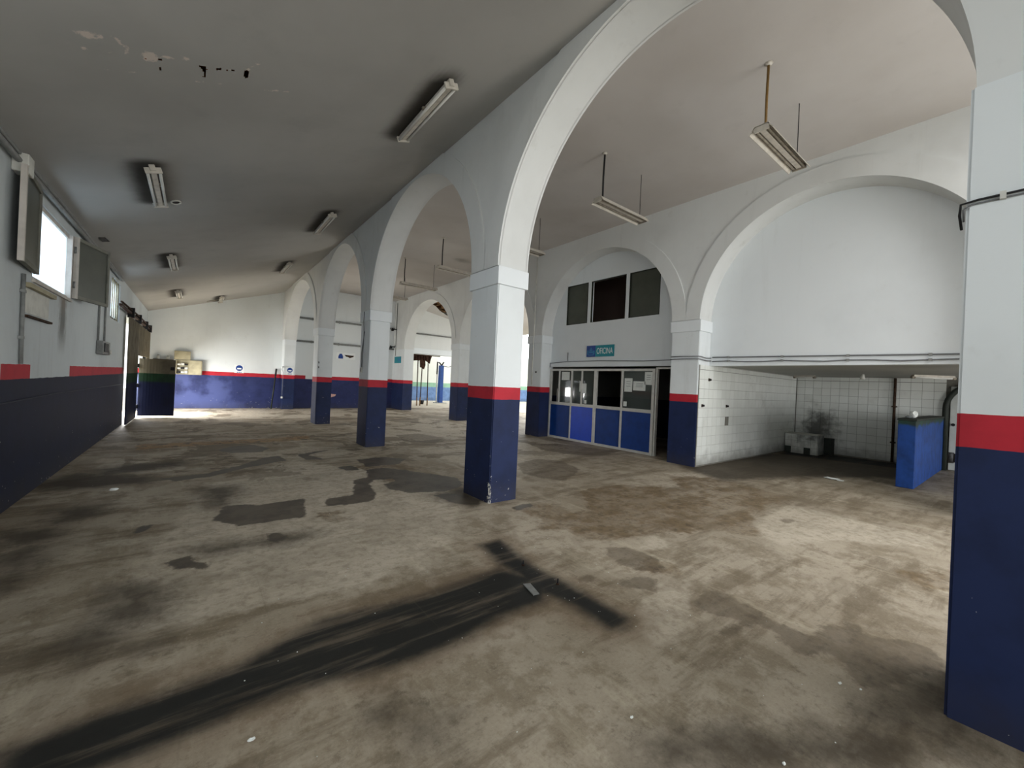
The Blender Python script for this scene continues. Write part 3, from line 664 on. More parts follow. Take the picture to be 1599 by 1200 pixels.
# gate on the left with its wicket, rail and hangers
gt = thing('sliding_gate', (-1.40, 17.8, 0), 'tall ribbed steel gate at the far end of the left wall, beige over navy', 'gate')
def ribbed(name, y0, y1, z0, z1, parent):
    m = B(-1.425, y0, z0, -1.405, y1, z1); n = int((y1-y0)/.12)
    for k in range(n+1): yy = y0+.02+k*(y1-y0-.04)/max(n, 1); m.box(-1.405, yy-.018, z0, -1.385, yy+.018, z1)
    return m.build(name, M['gate'], parent)
ribbed('leaf', 14.55, 16.66, .03, 2.86, gt); ribbed('leaf', 19.55, 20.45, .03, 2.86, gt); ribbed('transom', 16.66, 19.55, 1.92, 2.86, gt)
wk = MB(); h = Vector((-1.37, 16.86, 0)); e = Vector((-.505, 16.74, 0)); d = (e-h).normalized(); nn = Vector((0, 0, 1)).cross(d); L = (e-h).length
wk.obox(h+d*L/2+Vector((0, 0, .945)), d*L/2, nn*.012, Vector((0, 0, .885)))
for k in range(12): wk.obox(h+d*(.03+k*(L-.06)/11)+nn*-.012+Vector((0, 0, .945)), d*.014, nn*.005, Vector((0, 0, .885)))
wk = wk.build('wicket_door', M['gate'], gt)
MB().obox(e-d*.06-nn*.05+Vector((0, 0, 1.55)), d*.05, nn*.03, Vector((0, 0, .05))).build('lock_box', M['black'], wk)
for z in (.35, 1.0, 1.6): T([(-1.39, 16.80, z-.06), (-1.39, 16.80, z+.06)], .03).build('hinge', M['black'], wk)
rl = thing('gate_rail', (-1.40, 16.5, 2.9), 'rusty steel rail with roller hangers above the tall gate', 'rail')
MB().box(-1.44, 12.9, 2.95, -1.38, 21.0-.25, 3.0).build('track', M['rust'], rl)
T([(-1.40, 12.95, 3.05), (-1.38, 16.5, 3.07), (-1.38, 20.5, 3.04)], .022).build('bar', M['rust'], rl)
for y in (14.75, 16.5, 18.6, 20.1):
    B(-1.47, y-.05, 2.86, -1.33, y+.05, 3.12).build('roller_hanger', M['black'], rl)

# pipes and fittings on the left wall
pc = thing('ceiling_conduit', (XL+.08, 8, 3.55), 'pair of grey pipes running under the ceiling along the left wall', 'pipe')
T([(XL+.05, -4.9, 3.52), (XL+.05, 6.2, 3.56), (XL+.05, 8.9, 3.59), (XL+.05, 13.5, 3.62)], .028).build('pipe', M['pipe_grey'], pc)
T([(XL+.05, -4.9, 3.59), (XL+.05, 6.2, 3.63), (XL+.05, 8.9, 3.655), (XL+.05, 13.5, 3.665)], .020).build('pipe', M['pipe_grey'], pc)
B(XL+.001, 6.25, 3.45, XL+.12, 6.42, 3.64, bev=.01).build('junction_box', M['plastic_white'], pc)
vc = thing('vertical_conduit', (XL+.02, 6.7, 1.5), 'grey conduit running down the white left wall to the red patch', 'conduit')
T([(XL+.02, 6.69, 2.50), (XL+.02, 6.70, 2.0), (XL+.02, 6.72, 1.53)], .017).build('pipe', M['pipe_grey'], vc)
for z in (2.3, 1.8): B(XL, 6.66, z, XL+.035, 6.74, z+.03).build('clip', M['steel'], vc)
br = thing('wall_bracket', (XL, 7.3, 2.06), 'empty metal bracket frame left on the wall under the left window', 'bracket')
B(XL, 6.80, 2.38, XL+.05, 7.85, 2.43).build('rail', M['beige_metal'], br); B(XL, 6.80, 2.05, XL+.04, 7.76, 2.075).build('rail', M['rust'], br)
B(XL, 6.82, 2.10, XL+.006, 7.74, 2.37).build('back_plate', M['plastic_white'], br)
eb = thing('switch_box', (XL, 11.4, 1.77), 'grey electric switch box on the left wall with conduits above it', 'switch box')
B(XL+.002, 10.95, 1.77, XL+.10, 11.75, 2.03, bev=.01).build('body', M['pipe_grey'], eb); B(XL+.10, 11.05, 1.82, XL+.115, 11.45, 1.99).build('cover', M['black'], eb)
T([(XL+.105, 11.6, 1.83), (XL+.14, 11.6, 1.83)], .04).build('knob', M['plastic_white'], eb)
for y in (11.0, 11.65): T([(XL+.02, y, 2.03), (XL+.02, y, 2.75)], .016).build('conduit', M['pipe_grey'], eb)
tag(T([(XL+.012, 3.0, 1.13), (XL+.012, 6.26, 1.13), (XL+.012, 8.06, 1.145), (XL+.012, 11, 1.12), (XL+.012, 14.4, 1.09)], .007, 6).build('wall_cable', M['cable_navy']), 'thin grey cable along the navy part of the left wall', 'cable')

# ---------------------------------------------------------------- back wall fittings
cb = thing('electrical_cabinet', (-.2, YB, 1.35), 'open beige electrical cabinet on the back wall with papers inside', 'cabinet')
m = MB(); m.box(-.62, YB-.03, 1.35, .2, YB-.002, 1.92)
for bx_ in ((-.62, 1.35, -.60, 1.92), (.18, 1.35, .2, 1.92), (-.62, 1.35, .2, 1.37), (-.62, 1.90, .2, 1.92)): m.box(bx_[0], YB-.2, bx_[1], bx_[2], YB-.002, bx_[3])
m.box(-.23, YB-.2, 1.37, -.19, YB-.03, 1.90); m.build('body', M['beige_metal'], cb)
B(-.185, YB-.215, 1.37, .175, YB-.2, 1.90).build('door', M['beige_metal'], cb)
for k in range(9):
    z = 1.40+.155*(k//3); x = -.57+.11*(k % 3)
    B(x, YB-.16, z, x+.095, YB-.05, z+.06+.05*random.random()).build('breaker', M['plastic_white'] if k % 4 else M['black'], cb)
mb_ = thing('meter_box', (-.43, YB, 1.93), 'small beige metal box on the back wall above the electrical cabinet', 'box')
B(-.68, YB-.16, 1.93, -.18, YB-.002, 2.27, bev=.008).build('body', M['beige_metal'], mb_); B(-.66, YB-.168, 1.95, -.20, YB-.158, 2.25).build('lid', M['beige_metal'], mb_)
sh = thing('wall_shelf', (-1.0, YB, 1.86), 'narrow dark shelf in the far left corner of the back wall', 'shelf')
B(-1.30, YB-.22, 1.87, -.70, YB-.002, 1.91).build('board', M['rust'], sh)
for x in (-1.2, -.8): B(x, YB-.18, 1.74, x+.03, YB-.002, 1.87).build('shelf_bracket', M['rust'], sh)
for x, hgt, r, l in ((-1.15, .17, .05, 'clear jar on the corner shelf, left one'), (-.86, .14, .06, 'clear jar on the corner shelf, right one beside the meter box')):
    j = thing('jar', (x, YB-.12, 1.91), l, 'jar', 'jars on the corner shelf')
    T([(x, YB-.12, 1.911), (x, YB-.12, 1.93), (x, YB-.12, 1.91+hgt*.8)], [r*.9, r, r*.8], 10).build('body', M['plastic_white'], j)
    T([(x, YB-.12, 1.91+hgt*.8), (x, YB-.12, 1.91+hgt)], r*.7, 10).build('lid', M['pipe_grey'], j)
def round_sign(x0, x1, z0, z1, y, label):
    t = thing('safety_sign', ((x0+x1)/2, y, z0), label, 'sign', 'small safety signs at the back')
    B(x0, y-.012, z0, x1, y-.002, z1).build('plate', M['white_print'], t)
    cx, w = (x0+x1)/2, x1-x0; cz = z1-(z1-z0)*.40; r = w*.36
    T([(cx, y-.012, cz), (cx, y-.017, cz)], r, 24).build('pictogram', M['sign_blue'], t)
    B(cx-r*.6, y-.021, cz-r*.45, cx+r*.6, y-.0165, cz+r*.05).build('mask_symbol', M['white_print'], t)
    for k, (a, b) in enumerate(((-.7, -.2), (-.1, .3), (.4, .7))): B(cx+r*a, y-.016, z0+(z1-z0)*.06, cx+r*b, y-.012, z0+(z1-z0)*.14).build('print', M['sign_blue'], t)
round_sign(1.29, 1.63, 1.50, 1.85, YB, 'white sign with a blue round pictogram on the back wall above the red band')
round_sign(3.12, 3.42, 1.53, 1.85, YP, 'white sign with a blue round pictogram on the half column')
pl = thing('leaning_pole', (2.64, 20.3, 0), 'dark wooden pole leaning in the corner beside the half column', 'pole')
T([(2.64, 20.35, .0), (2.83, 20.74, 1.72)], .028).build('shaft', M['dark_paint'], pl); T([(2.80, 20.68, 1.45), (2.835, 20.75, 1.76)], .036).build('grip', M['black'], pl)
cc = thing('hanging_cable', (3.0, 20.1, .48), 'thin cable hanging down the edge of the half column with a hook', 'cable')
B(2.97, 20.06, 1.84, 3.03, YP-.001, 1.87).build('hook', M['black'], cc)
T([(2.99, 20.08, 1.85), (2.96, 20.08, 1.75), (3.0, 20.08, 1.62), (3.0, 20.08, 1.0), (2.985, 20.08, .55)], .010, 6).build('wire', M['cable_grey'], cc); B(2.95, 20.06, .48, 3.02, 20.10, .56).build('plug', M['plastic_white'], cc)
for z, l in ((4.17, 'upper grey pipe across the far back wall of the right bay'), (3.10, 'lower grey pipe across the far back wall of the right bay')):
    p = thing('wall_pipe', (5.8, YB, z), l, 'pipe', 'pipes on the far back wall')
    T([(XS2+.01, YB-.06, z), (XR-.01, YB-.06, z)], .045).build('pipe', M['pipe_grey'], p)
    for x in (4.2, 5.4, 6.6, 7.8): B(x, YB-.08, z-.06, x+.04, YB-.002, z+.06).build('clip', M['steel'], p)
sg = thing('poster', (5.8, YB, 2.40), 'wide white notice with a blue figure on the far back wall', 'poster')
B(5.35, YB-.012, 2.40, 6.24, YB-.002, 2.72).build('sheet', M['white_print'], sg)
MB().prism([(5.44, YB-.015, 2.42), (5.66, YB-.015, 2.42), (5.66, YB-.015, 2.54), (5.60, YB-.015, 2.66), (5.50, YB-.015, 2.66), (5.44, YB-.015, 2.54)], (0, 0, 0), (0, .004, 0)).build('figure', M['sign_blue'], sg)
MB().prism([(5.72, YB-.015, 2.62), (6.18, YB-.015, 2.60), (6.15, YB-.015, 2.54), (5.98, YB-.015, 2.47), (5.90, YB-.015, 2.52), (5.80, YB-.015, 2.53)], (0, 0, 0), (0, .004, 0)).build('brown_picture', M['rust'], sg)
pk = thing('dust_pan', (5.2, 20.5, 0), 'pinkish plastic dustpan standing on its dark handle against the far back wall', 'dustpan')
MB().prism([(5.0, 20.5, .50), (5.30, 20.5, .60), (5.34, 20.5, .68), (5.0, 20.5, .70)], (0, 0, 0), (0, .12, 0)).build('pan', M['pink'], pk)
T([(5.05, 20.56, .0), (5.08, 20.56, .52)], .02).build('handle', M['black'], pk)
ts = thing('teal_sign', (XR, 20.1, 2.38), 'small teal sign on the far end wall right of the second column', 'sign')
B(XR-.014, 19.72, 2.37, XR-.002, 20.56, 2.70).build('plate', M['teal'], ts); B(XR-.018, 19.80, 2.47, XR-.013, 20.10, 2.60).build('emblem', M['sign_blue_light'], ts)
for z, y, l in ((4.12, 20.45, 'upper dark bracket lamp on the far end wall'), (3.22, 20.6, 'lower dark pipe stub on the far end wall')):
    w = thing('wall_fixture', (XR, y, z), l, 'fixture', 'fixtures on the far end wall')
    T([(XR-.002, y, z), (XR-.16, y, z)], .03).build('arm', M['black'], w); T([(XR-.16, y, z-.04), (XR-.26, y, z-.02)], [.05, .09], 10).build('head', M['black'], w)
tag(T([(XR-.02, 20.45, 5.5), (XR-.02, 20.45, 2.75)], .018).build('end_wall_conduit', M['pipe_grey']), 'vertical grey conduit on the far end wall above the teal sign', 'conduit')

# ---------------------------------------------------------------- batten lamps under the sloping ceiling (left bay)
def batten(label):
    t = thing('batten_lamp', (0, 0, 0), label, 'lamp', 'fluorescent battens under the left ceiling')
    L = .70
    MB().box(-.03, -L, -.075, .03, L, -.002, bev=.006).build('housing', M['lamp_body'], t)
    for s in (-1, 1):
        T([(s*.062, -L+.03, -.075), (s*.062, L-.03, -.075)], .017, 10).build('tube', M['lamp_tube'], t)
        MB().box(-.085, s*(L-.03)-.012, -.10, .085, s*(L-.03)+.012, -.03, bev=.005).build('end_holder', M['lamp_body'], t)
    MB().box(-.075, -.12, -.06, .075, -.09, -.02).build('clip', M['dirty_lamp'], t)
    return t
LL = ['fluorescent batten lamp near the left window, beside a ring in the ceiling', 'fluorescent batten lamp of the left row, second one in', 'fluorescent batten lamp of the left row, farthest and smallest',
      'big fluorescent batten lamp on the ceiling close to the large arch', 'fluorescent batten lamp above the second arch of the middle arcade', 'fluorescent batten lamp above the third arch of the middle arcade', 'fluorescent batten lamp hanging askew near the back wall']
proto = None
for (x, y, rz), l in zip(LAMPS_L, LL):
    loc = (x, y, zceil(x)-.004); rot = (0, -math.atan(SL), rz)
    if proto is None: proto = batten(l); proto.location = loc; proto.rotation_euler = rot
    else: copy_tree(proto, loc, rot, l)
rg = thing('ceiling_ring', (-.33, 8.2, zceil(-.33)), 'small white ring around a dark hole in the ceiling beside a batten lamp', 'ring')
def slope_pt(x, y, dz=0): return Vector((x, y, zceil(x)+dz))
ring = [slope_pt(-.33+.055*math.cos(t), 8.15+.085*math.sin(t), -.006) for t in np.linspace(0, 2*math.pi, 17)]
T(ring, .012, 6).build('rim', M['plastic_white'], rg)
MB().quad(*[slope_pt(-.33+.05*math.cos(t), 8.15+.08*math.sin(t), -.004) for t in np.linspace(0, 2*math.pi, 16, endpoint=False)]).build('hole', M['black'], rg)
tag(MB().prism([slope_pt(-1.40, 9.95, -.012), slope_pt(-1.32, 9.97, -.012), slope_pt(-1.30, 10.25, -.012), slope_pt(-1.39, 10.22, -.012)], (0, 0, 0), (0, 0, .01)).build('ceiling_vent', M['black']), 'small dark vent slot in the ceiling above the open sash', 'vent')
tag(MB().prism([slope_pt(.25, 20.2, -.02), slope_pt(.80, 20.2, -.02), slope_pt(.80, 20.3, -.02), slope_pt(.25, 20.3, -.02)], (0, 0, 0), (0, 0, .018)).build('ceiling_slat', M['dirty_lamp']), 'dull slat on the ceiling close to the back wall', 'slat')

# ---------------------------------------------------------------- pendant lamps (right bay)
def pendant(label, rod_mat):
    t = thing('pendant_lamp', (0, 0, 0), label, 'lamp', 'pendant fluorescent lamps of the right bay')
    L = .66
    prof = [(-.135, -.085), (-.075, .0), (.075, .0), (.135, -.085), (.127, -.088), (.068, -.012), (-.068, -.012), (-.127, -.088)]
    m = MB(); m.prism([(-L, y, z) for y, z in prof], (0, 0, 0), (2*L, 0, 0)); m.build('reflector', M['lamp_body'], t)
    MB().box(-L+.01, -.032, -.06, L-.01, .032, -.008, bev=.005).build('spine', M['lamp_body'], t)
    for s in (-1, 1):
        T([(-L+.03, s*.062, -.055), (L-.03, s*.062, -.055)], .015, 10).build('tube', M['dirty_lamp'], t)
        MB().box(s*(L-.012)-.012, -.085, -.078, s*(L-.012)+.012, .085, -.005).build('end_plate', M['lamp_body'] if s < 0 else M['dirty_lamp'], t)
    T([(-.53, 0, -.005), (-.535, 0, .4), (-.52, .0, ZR-4.82)], .016).build('rod', rod_mat, t)
    T([(.55, 0, -.005), (.55, 0, ZR-4.82)], .006, 6).build('wire', M['cable_dark'], t)
    T([(-.52, 0, ZR-4.82-.03), (-.52, 0, ZR-4.82)], [.02, .05], 10).build('canopy', M['lamp_body'], t)
    return t
p1 = pendant('pendant tube lamp on a brown rod, nearest, in front of the big blind arch', M['rod_brown'])
p1.location = (5.93, 2.10, 4.82)
p2 = pendant('pendant tube lamp on a black rod in front of the office arch', M['cable_dark']); p2.location = (5.98, 4.67, 4.82)
for y, l in ((7.5, 'pendant tube lamp mostly hidden behind the large middle column'), (10.43, 'pendant tube lamp seen through the second arch, nearest one there'), (13.08, 'pendant tube lamp seen through the second arch, middle one there'), (15.6, 'pendant tube lamp seen through the second arch, farthest one there')):
    copy_tree(p2, (5.95, y, 4.82), None, l)

# ---------------------------------------------------------------- office front
XO = 8.60; ED, EE = 9.113, 4.884
oc = struct(wall_holes('x', XO, XO+.10, EE, ED, 2.13, 5.3, [(7.73, 8.53, 3.36, 4.50), (6.46, 7.61, 3.36, 4.50), (5.48, 6.35, 3.36, 4.50)], M['plaster_clean'], 'wall_office_front'))
lw = thing('lunette_window', (XO, 7.0, 3.36), 'row of three dark panes in the arch above the office sign', 'window')
lw['label'] = 'row of three dark window panes in the arch above the office sign'
for a, b, g in ((7.73, 8.53, True), (6.46, 7.61, False), (5.48, 6.35, True)):
    if g: B(XO+.03, a+.012, 3.372, XO+.036, b-.012, 4.488).build('pane', M['sash_glass'], lw)
    m = MB()
    for q in ((a, 3.36, a+.014, 4.50), (b-.014, 3.36, b, 4.50), (a, 3.36, b, 3.374), (a, 4.486, b, 4.50)): m.box(XO-.004, q[0], q[1], XO+.05, q[2], q[3])
    m.build('frame', M['dark_paint'], lw)
struct(B(XO-.05, EE, 2.135, XO+.08, ED, 2.27).build('trim_1', M['plaster_clean']))
of = thing('office_partition', (XO, 7.2, 0), 'aluminium and glass office front with blue lower panels', 'partition')
b = [9.09, 8.19, 7.31, 6.43, 5.50]; ZM, ZT = 1.05, 2.07
def fr(name, y0, y1, z0, z1, d=.035): return B(XO-d, min(y0, y1), z0, XO+.03, max(y0, y1), z1).build(name, M['alu'], of)
for y, w in ((9.07, .05), (8.19, .045), (7.31, .085), (6.43, .045), (5.53, .07)): fr('mullion', y-w/2, y+w/2, 0, ZT, .04)
for (y0, w0), (y1, w1) in zip(((9.07, .05), (8.19, .045), (7.31, .085), (6.43, .045)), ((8.19, .045), (7.31, .085), (6.43, .045), (5.53, .07))):
    A, Z_ = y0-w0/2, y1+w1/2
    fr('rail', Z_, A, ZT-.06, ZT); fr('rail', Z_, A, ZM-.05, ZM+.03); fr('rail', Z_, A, 0, .06)
    i = int(round((9.07-y0)/.88))
    B(XO-.012 - (.015 if i == 1 else 0), Z_+.004, .06, XO+.01, A-.004, ZM-.05).build('panel', M['blue_panel_bright'] if i == 1 else M['blue_panel'], of)
fr('mullion', 8.68, 8.72, ZM+.03, ZT-.06); fr('mullion', 7.78, 7.82, ZM+.03, ZT-.06)
for y0, y1 in ((8.68, 8.2125), (8.1675, 7.82), (7.78, 7.3525), (6.4075, 5.565)):
    B(XO-.004, y1, ZM+.03, XO+.002, y0, ZT-.06).build('pane', M['glass'], of)
B(XO-.006, 8.78, ZM+.03, XO+.04, 8.80, 1.48).build('sliding_stile', M['alu'], of)
dfm = thing('office_door_frame', (XO, 5.2, 0), 'thin metal jamb of the open dark office doorway beside the partition', 'door frame')
B(XO-.03, 5.44, 0, XO+.05, 5.475, 2.10).build('jamb', M['alu'], dfm); B(XO-.03, EE+.002, 2.06, XO+.05, 5.44, 2.10).build('head', M['alu'], dfm)
def paper(y0, y1, z0, z1, label, lines=0):
    t = thing('paper_notice', (XO, (y0+y1)/2, z0), label, 'paper', 'papers taped to the office glass')
    B(XO-.009, y1, z0, XO-.005, y0, z1).build('sheet', M['paper'], t)
    for k in range(lines):
        z = z1-(z1-z0)*(.25+.5*k/max(lines, 1)); B(XO-.0105, y1+(y0-y1)*.22, z-.006, XO-.0088, y0-(y0-y1)*.25, z+.006).build('print', M['paper_print'], t)
paper(8.62, 8.30, 1.74, 1.98, 'white sheet taped high on the second office pane')
paper(6.37, 6.14, 1.49, 1.83, 'upright printed sheet on the right office pane, left one', 3)
paper(6.11, 5.76, 1.53, 1.76, 'landscape printed sheet on the right office pane, middle one', 3)
paper(5.79, 5.58, 1.68, 1.99, 'upright printed sheet in the top right corner of the office glass', 3)
paper(6.38, 6.28, 1.12, 1.24, 'little square note at the bottom of the right office pane')
paper(7.90, 7.80, 1.42, 1.72, 'torn paper note left of the thin bar on the office glass'); paper(7.78, 7.64, 1.38, 1.66, 'torn paper note right of the thin bar on the office glass')
paper(7.70, 7.62, 1.10, 1.20, 'small square note low on the office glass')
sn = thing('office_sign', (XO, 7.2, 2.4), 'teal and blue OFICINA sign above the office front', 'sign')
B(XO-.016, 6.74, 2.40, XO-.002, 7.68, 2.71).build('plate', M['teal'], sn)
B(XO-.019, 7.37, 2.40, XO-.015, 7.68, 2.71).build('emblem_field', M['sign_blue'], sn)
m = MB()
for y, z, w, hh in ((7.63, 2.46, .05, .12), (7.52, 2.50, .14, .05), (7.52, 2.56, .10, .05), (7.52, 2.62, .05, .03), (7.42, 2.47, .06, .10), (7.52, 2.44, .20, .025)): m.box(XO-.022, y-w/2, z, XO-.0185, y+w/2, z+hh)
m.build('emblem', M['sign_blue_light'], sn)
def lettering(txt, ycen, z0, height, width, x, mat, parent):
    cv = bpy.data.curves.new('txt', 'FONT'); cv.body = txt; cv.size = 1; cv.extrude = 0
    o = bpy.data.objects.new('txt', cv); COL.objects.link(o); bpy.context.view_layer.update()
    me = bpy.data.meshes.new_from_object(o.evaluated_get(bpy.context.evaluated_depsgraph_get()))
    v = np.array([q.co[:] for q in me.vertices]); mn, mx = v.min(0), v.max(0)
    m = MB(); m.v = [(x, ycen-((q[0]-mn[0])/(mx[0]-mn[0])-.5)*width, z0+(q[1]-mn[1])/(mx[1]-mn[1])*height) for q in v]
    m.f = [tuple(p.vertices) for p in me.polygons]; m.sm = [False]*len(m.f)
    bpy.data.objects.remove(o); bpy.data.curves.remove(cv)
    ob = m.build('lettering', mat, parent); bpy.data.meshes.remove(me); return ob
lettering('OFICINA', 7.05, 2.475, .16, .54, XO-.0175, M['white_print'], sn)
# rooms behind the office front
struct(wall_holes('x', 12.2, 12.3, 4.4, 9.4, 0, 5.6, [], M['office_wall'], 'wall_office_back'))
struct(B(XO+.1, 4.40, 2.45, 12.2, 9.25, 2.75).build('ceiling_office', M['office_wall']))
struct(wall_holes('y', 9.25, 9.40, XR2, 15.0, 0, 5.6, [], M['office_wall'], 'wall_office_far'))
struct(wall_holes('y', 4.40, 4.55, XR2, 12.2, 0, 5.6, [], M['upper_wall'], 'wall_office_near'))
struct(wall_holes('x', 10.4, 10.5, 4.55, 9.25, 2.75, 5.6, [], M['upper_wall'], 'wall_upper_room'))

# ---------------------------------------------------------------- wash bay
XB = 13.9; RY0, RY1 = .30, 4.24
struct(wall_holes('x', XR2-.03, XR2+.18, .21, 4.2625, 2.13, 5.25, [], M['plaster_clean'], 'wall_blind_arch'))
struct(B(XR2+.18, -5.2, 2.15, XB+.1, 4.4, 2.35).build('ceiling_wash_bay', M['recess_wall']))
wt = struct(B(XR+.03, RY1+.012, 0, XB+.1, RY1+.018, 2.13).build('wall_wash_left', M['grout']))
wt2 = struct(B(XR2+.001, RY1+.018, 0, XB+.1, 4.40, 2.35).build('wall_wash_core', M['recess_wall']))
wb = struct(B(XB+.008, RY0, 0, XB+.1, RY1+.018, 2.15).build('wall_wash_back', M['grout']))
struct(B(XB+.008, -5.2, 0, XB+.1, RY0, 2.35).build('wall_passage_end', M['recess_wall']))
ts_ = .2
tm = B(-.0965, -.006, -.0965, .0965, .006, .0965)
def tile_mesh(axis):
    m = MB(); g = .0975
    if axis == 'y': m.box(-g, -.005, -g, g, .007, g)
    else: m.box(-.005, -g, -g, .007, g, g)
    me = bpy.data.meshes.new('tile'); me.from_pydata(m.v, [], m.f); me.materials.append(M['tile']); return me
ty, tx = tile_mesh('y'), tile_mesh('x')
def put_tile(me, x, y, z, parent):
    o = bpy.data.objects.new('tile', me); COL.objects.link(o); o.parent = parent; o.location = Vector((x, y, z))-WL[parent]
    o.rotation_euler = (random.uniform(-.006, .006), random.uniform(-.003, .003), random.uniform(-.006, .006)); return o
skip = {(6, 4)}
for i in range(28):
    for k in range(10):
        if (i, k) in skip: continue
        x = XR+.14+i*ts_; z = .13+k*ts_
        put_tile(ty, x, RY1+.004, z, wt)
for i in range(28): put_tile(ty, XR+.14+i*ts_, RY1+.004, 2.083, wt).scale.z = .47
for i in range(15): put_tile(tx, XB, RY1-.1-i*ts_, 2.088, wb).scale.z = .5
for i in range(15):
    for k in range(10):
        y = RY1-.1-i*ts_; z = .13+k*ts_
        if (i, k) == (11, 2): continue
        put_tile(tx, XB, y, z, wb)
pt = thing('tiled_plinth', (13.3, 3.85, 0), 'low white tiled plinth in the far corner of the wash bay', 'plinth')
B(13.07, 3.47, 0, 13.60, 4.22, .53).build('core', M['dark_paint'], pt); B(13.60, 3.3, 0, 13.88, 4.22, .45).build('step', M['dark_paint'], pt)
B(13.062, 3.46, .53, 13.61, 4.225, .545).build('top_slab', M['recess_wall'], pt)
for i in range(5):
    for k in range(3):
        if (i, k) in ((0, 0), (3, 0)): continue
        B(13.06, 4.215-.149*i-.145, .015+.172*k, 13.07, 4.215-.149*i, .015+.172*k+.168).build('tile', M['tile'], pt)
for i in range(3):
    for k in range(3): B(13.075+i*.172, 3.46, .015+.172*k, 13.075+i*.172+.168, 3.47, .015+.172*k+.168).build('tile', M['tile'], pt)
bw = thing('low_blue_wall', (12, 1.36, 0), 'chest-high blue painted partition wall in the wash bay', 'low wall')
B(10.12, 1.25, 0, 13.88, 1.49, 1.21, bev=.01).build('body', M['blue_wall'], bw); B(10.11, 1.24, 1.21, 13.88, 1.50, 1.25, bev=.008).build('coping', M['dark_paint'], bw)
pw = thing('crumpled_paper', (10.4, 1.4, 1.25), 'crumpled white paper lying on top of the low blue wall', 'paper')
random.seed(3)
def crumple(name, cx, cy, cz, rx, ry, rz, mat, parent=None, seed=1):
    rr = random.Random(seed); bm = bmesh.new(); bmesh.ops.create_icosphere(bm, subdivisions=2, radius=1)
    for v in bm.verts:
        k = rr.uniform(.65, 1.1); v.co = Vector((cx+v.co.x*rx*k, cy+v.co.y*ry*k, cz+max(0, (v.co.z*.5+.5))*2*rz*k))
    return MB().bm(bm).build(name, mat, parent)
crumple('ball', 10.62, 1.36, 1.251, .10, .07, .07, M['paper'], pw, 2); crumple('scrap', 10.40, 1.38, 1.251, .09, .06, .025, M['paper_print'], pw, 5)
vp = thing('rusty_pipe', (13.85, 2.1, 0), 'dark rusty vertical pipe on the back wall of the wash bay', 'pipe')
T([(13.85, 2.12, .02), (13.85, 2.12, 2.13)], .028).build('pipe', M['rust'], vp)
for z in (.5, 1.4): B(13.82, 2.07, z, 13.90, 2.17, z+.03).build('clip', M['rust'], vp)
d1 = B(13.84, .42, .02, 13.88, 1.16, 1.95, bev=.006).build('door_1', M['door_white']); struct(d1)
T([(13.84, 1.10, 1.07), (13.78, 1.10, 1.07), (13.77, 1.10, 1.07)], [.02, .03, .035], 10).build('door_knob', M['black'], d1)
MB().prism([(13.835, .60, 1.60), (13.835, .95, 1.72), (13.835, 1.02, 1.86), (13.835, .86, 1.80), (13.835, .62, 1.82), (13.835, .78, 1.72)], (0, 0, 0), (.006, 0, 0)).build('torn_sticker', M['paper'], d1)
arc = [(13.80, 1.23, 0.0), (13.80, 1.23, 1.45)] + [(13.80, .62+.61*math.cos(t), 1.45+.60*math.sin(t)) for t in np.linspace(.15, math.pi-.0, 18)]
dfr = T(arc, .055, 8).build('dark_arch_surround', M['dark_paint']); tag(dfr, 'dark arched surround around the pale door at the end of the wash bay', 'door frame')
def tube_lamp(x0, y0, x1, y1, label):
    t = thing('tube_lamp', ((x0+x1)/2, (y0+y1)/2, 2.08), label, 'lamp', 'tube lamps in the wash bay')
    a, c = Vector((x0, y0, 2.10)), Vector((x1, y1, 2.10)); d = (c-a).normalized()
    MB().obox((a+c)/2+Vector((0, 0, .03)), (c-a)/2, d.cross(Vector((0, 0, 1)))*.04, Vector((0, 0, .02))).build('housing', M['lamp_body'], t)
    T([a, c], .028, 10).build('cover', M['lamp_tube'], t)
    for e in (a, c): T([e-d*.03, e+d*.03], .034, 10).build('end_cap', M['dirty_lamp'], t)
tube_lamp(13.3, 4.12, 13.15, 3.62, 'wash bay tube lamp in the far left ceiling corner'); tube_lamp(12.4, 1.62, 12.9, 1.05, 'wash bay tube lamp above the low blue wall')
cl = thing('ceiling_socket', (12.3, 2.6, 2.05), 'small pale fitting hanging from the wash bay ceiling', 'fitting'); T([(12.3, 2.45, 2.15), (12.3, 2.45, 2.03)], [.03, .05], 8).build('cup', M['plastic_white'], cl)
for x, z, l in ((8.62, 1.83, 'small dark wall hole plug on the tiled wall, upper one'), (8.37, 1.28, 'dark tap stub on the tiled wall beside the column'), (9.47, 1.27, 'small dark stud on the tiled wall, farther one')):
    s_ = thing('wall_stub', (x, RY1, z), l, 'stub', 'studs on the tiled wall'); T([(x, RY1+.002, z), (x, RY1-.05, z)], .022).build('pin', M['black'], s_)
    B(x-.03, RY1-.012, z-.03, x+.03, RY1-.001, z+.03).build('plate', M['rust'], s_)
st = thing('pipe_stub', (8.1, .5, .83), 'dark pipe stub pointing left beside the nearest column', 'pipe'); 
T([(8.0, .66, .83), (8.0, .36, .83)], .06, 12).build('pipe', M['black'], st); T([(8.0, .67, .83), (8.0, .62, .83)], .072, 12).build('collar', M['cable_dark'], st); T([(8.0, .36, .83), (8.2, .25, .83)], .06, 12).build('elbow', M['black'], st)
rag = thing('paper_rag', (9.66, 2.28, 0), 'white crumpled rag lying on the floor in front of the wash bay', 'rag')
crumple('cloth', 9.68, 2.32, .001, .06, .14, .02, M['paper'], rag, 8); crumple('fold', 9.63, 2.18, .001, .05, .07, .016, M['paper'], rag, 9)

